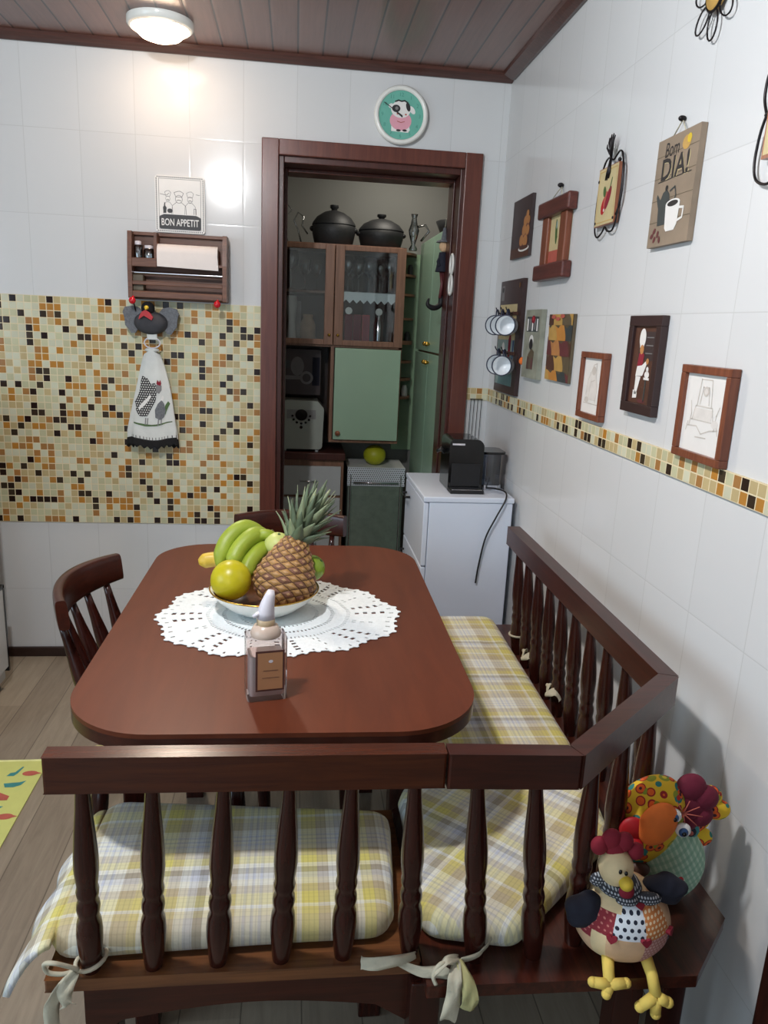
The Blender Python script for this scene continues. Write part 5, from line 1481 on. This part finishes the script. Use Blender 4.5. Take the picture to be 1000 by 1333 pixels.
# counter and drawers under the niche
kc = thing('pantry_counter', 'dark wooden counter with white drawers below the bread machine', 'counter', (-.74, .8, 0))
m = MB(); m.box(-.935, -.545, PY - .02, 1.15, .748, .785, M['jamb_x'] if 'jamb_x' in M else M['jamb']); m.build('counter_top', kc, world=True, bevel=.003)
m = MB(); m.box(-.93, -.55, PY + .01, 1.15, .03, .747, M['hutch']); m.build('carcass', kc, world=True)
for z0, z1 in ((.555, .712), (.38, .54), (.21, .365)):
    m = MB(); m.box(-.905, -.565, PY - .006, PY + .009, z0, z1, M['white_grey']); d = m.build('drawer', kc, world=True, bevel=.002)
    m = MB(); m.tube([(-.78, PY - .008, (z0 + z1) / 2), (-.78, PY - .026, (z0 + z1) / 2), (-.69, PY - .026, (z0 + z1) / 2), (-.69, PY - .008, (z0 + z1) / 2)], .004, M['chrome'], 8); m.build('handle', d, world=True)
# bread machine
br = thing('bread_machine', 'off-white bread machine with a round dark control dial on the pantry counter', 'bread machine', (-.78, .90, .785))
m = MB(); m.prism(rounded([(-.112, .014), (.112, .014), (.118, .23), (.085, .268), (-.085, .268), (-.118, .23)], .02, 5), M['bread_white'], -.085, .12, 'y'); m.build('body', br, bevel=.008, seg=3)
m = MB(); m.prism([(-.075, .175), (.075, .175), (.075, .222), (-.075, .222)], M['ink_grey'], -.088, -.0855, 'y'); m.fe(0, .195, .032, .030, M['black'], .0884)
for k in range(7):
    a = PI + PI * k / 6; m.fe(.046 * math.cos(a), .190 + .040 * math.sin(a), .0065, .006, M['black'], .0886, seg=12)
m.fe(0, .130, .008, .008, M['black'], .0886); m.build('control_panel', br)
for x in (-.085, .085):
    m = MB(); m.cyl((x, -.06, .0005), (x, -.06, .016), .010, M['white_grey']); m.cyl((x, .08, .0005), (x, .08, .016), .010, M['white_grey']); m.build('foot', br)
# framed dark picture in the niche
t = thing('patterned_box', 'dark box printed with grey crockery above the bread machine', 'box', (-.785, 1.02, 1.072))
m = MB(); m.box(-.112, .105, -.05, .05, .0, .24, M['dark_print']); h = .0502
m.fe(-.02, .15, .035, .05, M['ink_grey'], h); m.fr(-.09, .03, .08, .10, M['ink_grey'], h + .0002); m.fe(.03, .09, .035, .035, M['ink_grey'], h + .0004); m.fe(.03, .09, .022, .022, M['dark_print'], h + .0006); m.fr(.06, .100, .05, .2, M['navy'], h + .0002); m.fr(-.105, -.06, .14, .18, M['slate'], h + .0003)
m.build('box_body', t)
# glassware
def goblet(x, y, z, s, label, group):
    t = thing('wine_glass', label, 'glass', (x, y, z), 0, group)
    m = MB(); m.lathe([(.030 * s, 0), (.028 * s, .003), (.006 * s, .008), (.004 * s, .012), (.004 * s, .075 * s), (.010 * s, .085 * s), (.030 * s, .105 * s), (.036 * s, .135 * s), (.030 * s, .175 * s), (.0285 * s, .175 * s), (.034 * s, .135 * s), (.028 * s, .107 * s), (.0001, .09 * s)], M['glass_item'], seg=24, cap=False); m.build('glass', t); return t
g0 = None
pos = [(-.555, .88, 1.613, 1.0), (-.500, .88, 1.613, .92), (-.445, .90, 1.613, 1.0), (-.390, .88, 1.613, .92), (-.340, .90, 1.613, 1.0), (-.525, .98, 1.613, 1.0), (-.415, .98, 1.613, 1.0), (-.36, 1.0, 1.613, .92)]
lb = ['wine glass at the left front behind the right glass door', 'wine glass second from left behind the right glass door', 'wine glass in the middle front behind the right glass door', 'wine glass fourth from left behind the right glass door', 'wine glass at the right front behind the right glass door', 'wine glass in the back row on the left, right glass door', 'wine glass in the back row in the middle, right glass door', 'wine glass in the back row on the right, right glass door']
for (x, y, z, s), l in zip(pos, lb):
    if g0 is None: g0 = goblet(x, y, z, 1.0, l, 'wine glasses in the hutch')
    else:
        g = copy_tree(g0); g.location = (x, y, z); g['label'] = l; g.scale = (s, s, s)
for (x, l) in ((-.845, 'large wine glass at the far left behind the left glass door'), (-.775, 'wine glass in the middle behind the left glass door'), (-.715, 'wine glass on the right behind the left glass door')):
    g = copy_tree(g0); g.location = (x, .90, 1.613); g['label'] = l; g.scale = (1.1, 1.1, 1.1) if x < -.8 else (.85, .85, .85)
def simple(name, label, cat, loc, prof, mt, seg=24, group=None):
    m = MB(); m.lathe(prof, mt, seg=seg); return tag(m.build(name, loc=loc), label, cat, group)
simple('reflection_vase', 'tall white vase shape standing in for the bright reflection in the left glass door', 'vase', (-.840, .90, 1.353), [(.024, 0), (.026, .01), (.020, .10), (.030, .19), (.026, .23)], M['white'])  # white shape added in place of the doorway's reflection in the hutch glass
simple('milk_jar', 'pale pink ceramic jar behind the left glass door', 'jar', (-.755, .92, 1.353), [(.030, 0), (.040, .03), (.040, .09), (.026, .12), (.028, .14)], M['beige_felt'])
m = MB(); m.box(-.82, -.79, 1.02, 1.05, 1.353, 1.56, M['ink_grey']); tag(m.build('grey_box', loc=(-.805, 1.03, 1.353), world=True), 'tall grey packet behind the left glass door', 'box')
for i, (x, l) in enumerate(((-.545, 'dark red recipe book at the left of the lower hutch shelf'), (-.500, 'dark red recipe book second from left on the lower hutch shelf'), (-.455, 'bright red recipe book beside the steel flask'))):
    m = MB(); m.box(-.019, .019, -.06, .06, 0, .150, M['crimson'] if i < 2 else M['red']); m.box(-.016, .016, -.0605, .058, .004, .146, M['maroon'] if i < 2 else M['crimson']); tag(m.build('recipe_book', loc=(x, .92, 1.353), bevel=.002), l, 'book', 'red books in the hutch')
simple('steel_flask', 'steel flask at the right of the lower hutch shelf', 'flask', (-.385, .90, 1.353), [(.026, 0), (.027, .01), (.027, .11), (.018, .13), (.018, .155)], M['chrome'])
simple('glass_bottle', 'slim dark glass bottle next to the steel flask', 'bottle', (-.345, .93, 1.353), [(.018, 0), (.018, .10), (.008, .13), (.008, .17)], M['slate'])
m = MB()
sc_ = [(-.60, 1.612), (-.60, 1.585)] + [(-.60 + .018 * k, 1.585 - .018 * abs(math.sin(k * PI / 2)) - .010) for k in range(1, 17)] + [(-.305, 1.585), (-.305, 1.612)]
m.prism(sc_, M['lace'], .822, .8245, 'y'); m.box(-.60, -.305, .822, .98, 1.6122, 1.6128, M['lace'])
tag(m.build('shelf_lace', loc=(-.45, .82, 1.60), world=True), 'strip of white lace hanging from the hutch shelf', 'lace strip')
for x, l in ((-.548, 'round white tag hanging left under the lace'), (-.392, 'round white tag hanging right under the lace')):
    m = MB(); m.lathe([(.018, 0), (.018, .004)], M['white'], Fm, 20); tag(m.build('round_tag', loc=(x, .836, 1.520)), l, 'tag', 'round tags in the hutch')

# pots on the hutch
def pot(loc, r, hgt, hook, label):
    t = thing('clay_pot', label, 'pot', loc, 0, 'black clay pots on the hutch')
    m = MB(); m.lathe([(r * .80, 0), (r * .88, .008), (r * .98, hgt * .30), (r * 1.0, hgt * .46), (r * .94, hgt * .50)], M['clay'], seg=36); m.build('pot_body', t)
    m = MB(); m.lathe([(r * 1.0, hgt * .50), (r * .97, hgt * .55), (r * .78, hgt * .70), (r * .45, hgt * .82), (r * .15, hgt * .87)], M['clay'], seg=36)
    d = m.build('lid', t)
    m = MB(); m.lathe([(r * .12, hgt * .86), (r * .13, hgt * .90), (r * .20, hgt * .94), (r * .19, hgt * 1.0)], M['clay'], seg=20); m.build('lid_knob', d)
    for s in (-1, 1):
        m = MB(); m.ell((s * r * .97, 0, hgt * .40), (r * .13, r * .3, hgt * .07), M['clay'], nu=16, nv=10); m.build('handle', t)
pot((-.632, .93, 1.8405), .112, .195, 0, 'taller black clay pot with lid on the left of the hutch top')
pot((-.388, .93, 1.8405), .118, .165, 0, 'lower black clay pot with lid on the right of the hutch top')
ro = MB()
ro.tube([(.02, 0, .0), (.0, 0, .07), (-.02, 0, .11), (.0, 0, .15), (.03, 0, .13), (.02, 0, .09), (.05, 0, .05)], .004, M['glass_item'], 8); ro.tube([(-.05, 0, 0), (-.07, 0, .12), (-.03, 0, .16), (-.06, 0, .19)], .003, M['glass_item'], 8); ro.lathe([(.05, 0), (.05, .005)], M['glass_item'])
tag(ro.build('wire_rooster', loc=(-.815, .93, 1.8405)), 'faint pale wire rooster at the left end of the hutch top', 'ornament')
gl = MB(); gl.lathe([(.02, 0), (.022, .01), (.010, .03), (.022, .07), (.028, .10), (.018, .13), (.012, .16), (.018, .18)], M['glass_item'], seg=18); gl.tube([(.02, 0, .12), (.06, 0, .13), (.08, 0, .10), (.04, 0, .05)], .006, M['glass_item'], 8)
tag(gl.build('glass_jug', loc=(-.215, .95, 1.885 - .0445)), 'clear glass jug between the clay pot and the green cupboard', 'jug')

# corner shelves
cs = thing('corner_shelf', 'narrow open shelves on a green back between hutch and tall green cupboard', 'shelf', (-.2, 1.13, 0))
m = MB(); m.box(-.258, -.12, 1.135, 1.155, .76, 1.84, M['shelf_green']); m.build('back_panel', cs, world=True)
for z in (1.835, 1.725, 1.625, 1.500, 1.378, 1.270, 1.175, 1.075):
    m = MB(); th = .012 if z != 1.378 else .02
    P = [(-.258, 1.134), (-.258, .98)] + [(-.258 + .092 * math.sin(a), 1.134 - .154 * math.cos(a)) for a in [PI / 2 * k / 8 for k in range(1, 8)]] + [(-.166, 1.134)]
    m.prism(P, M['hutch'], z - th, z); m.build('shelf', cs, world=True)
for (z, r, hh_, l) in ((1.3785, .016, .05, 'small dark jar on the middle corner shelf'), (1.0755, .018, .06, 'white salt pot on the lowest corner shelf'), (1.7255, .014, .055, 'dark bottle on the upper corner shelf')):
    simple('small_jar', l, 'jar', (-.205, 1.07, z), [(r, 0), (r, hh_ * .7), (r * .6, hh_)], M['white'] if 'white' in l else M['slate'], 16)

# tall green cupboard
tc = thing('tall_cupboard', 'tall sage green cupboard with orange wooden side on the right of the pantry', 'cupboard', (.06, .76, 0))
X0 = -.156
m = MB(); m.box(X0 + .019, .30, .315, 1.06, .0005, 1.888, M['orange_wood']); m.build('carcass', tc, world=True, bevel=.002)
for (y0, y1) in ((.315, .640), (.644, 1.055)):
    for (z0, z1, zk) in ((1.338, 1.886, 1.375), (.10, 1.328, 1.285)):
        m = MB(); m.box(X0, X0 + .018, y0, y1, z0, z1, M['green']); d = m.build('door', tc, world=True, bevel=.002)
        yk = y1 - .03 if y0 < .5 else y0 + .03
        m = MB(); m.ell((X0 - .014, yk, zk), (.013, .011, .011), M['brass']); m.cyl((X0, yk, zk), (X0 - .012, yk, zk), .005, M['brass']); m.build('knob', d, world=True)
bb_ = MB(); bb_.lathe([(.09, 0), (.13, .03), (.155, .085), (.150, .088), (.12, .035), (.0001, .010)], M['clay'], seg=32, cap=False); tag(bb_.build('clay_bowl', loc=(.03, .80, 1.8885)), 'wide black bowl on top of the tall green cupboard', 'bowl')

# hanging scarecrow and rings at the right jamb
sw = thing('fabric_witch', 'small dark fabric witch doll with boots hanging at the right door jamb', 'doll', (-.1795, .20, 1.56))
def S(m, n, **k): return m.build(n, sw, **k)
m = MB(); m.ell((-.012, 0, .235), (.020, .018, .024), M['beige_felt']); S(m, 'head')
m = MB(); m.lathe([(.034, .250), (.030, .256), (.014, .262), (.006, .31)], M['felt_grey2'], Matrix.Translation((-.012, 0, 0)), 20); S(m, 'hat')
m = MB(); m.lathe([(.030, .130), (.024, .16), (.016, .21)], M['navy'], Matrix.Translation((-.014, 0, 0)), 20); m.tube([(-.02, 0, .20), (-.034, -.01, .17), (-.03, -.02, .15)], .008, M['navy'], 8); S(m, 'body')
m = MB(); m.tube([(-.010, 0, .13), (-.006, 0, .08), (-.012, 0, .02)], .007, M['plum'], 10); m.tube([(-.018, 0, .13), (-.012, -.01, .08), (-.018, -.01, .02)], .007, M['plum'], 10); S(m, 'legs')
m = MB(); m.tube(spline([(-.010, 0, .03), (-.012, 0, -.005), (-.040, -.008, -.022), (-.070, -.015, -.010), (-.066, -.015, .018)], 4), [.012] * 9 + [.012, .011, .010, .009, .008, .006, .005, .003], M['black_matte'], 12); S(m, 'boots')
m = MB(); m.tube([(-.012, 0, .30), (-.008, 0, .35)], .001, M['cream_tie'], 5); S(m, 'cord')
rg2 = thing('ring_ornament', 'two linked white rings hanging on the right door jamb', 'ornament', (-.1785, .03, 1.595))
for i, z in enumerate((.115, .033)):
    m = MB(); m.tube([(-.007, .022 * math.sin(a) * 1.25, z + .038 * math.cos(a)) for a in [2 * PI * k / 30 for k in range(30)]], .0055, M['white'], 8, True); m.build('ring', rg2)

# stove with melon
st = thing('stove', 'grey stove with a glass front and patterned cloth in the pantry corner', 'stove', (-.35, 1.0, 0))
m = MB(); m.box(-.52, -.215, .86, 1.13, .0005, .70, M['stove_grey']); m.build('body', st, world=True, bevel=.004)
m = MB(); m.box(-.50, -.235, .853, .8595, .12, .60, M['stove_glass']); m.build('oven_door', st, world=True, bevel=.002)
m = MB(); m.tube([(-.49, .855, .62), (-.49, .835, .62), (-.245, .835, .62), (-.245, .855, .62)], .006, M['chrome'], 8)
for x in (-.505, -.23): m.cyl((x, .850, .10), (x, .850, .66), .005, M['chrome'])
m.build('trim', st, world=True)
cl = MB(); cl.box(-.525, -.21, .848, 1.12, .7008, .7022, M['cloth_white']); cl.box(-.525, -.21, .8465, .848, .60, .7022, M['white_dots']); tag(cl.build('stove_cloth', loc=(-.36, .85, .7008), world=True), 'white patterned cloth hanging over the front of the stove', 'cloth')
fruit('melon', 'yellow green melon on the cloth in the pantry', 'melon', (-.372, .935, .758), (.062, .060, .055), M['melon'], .03)
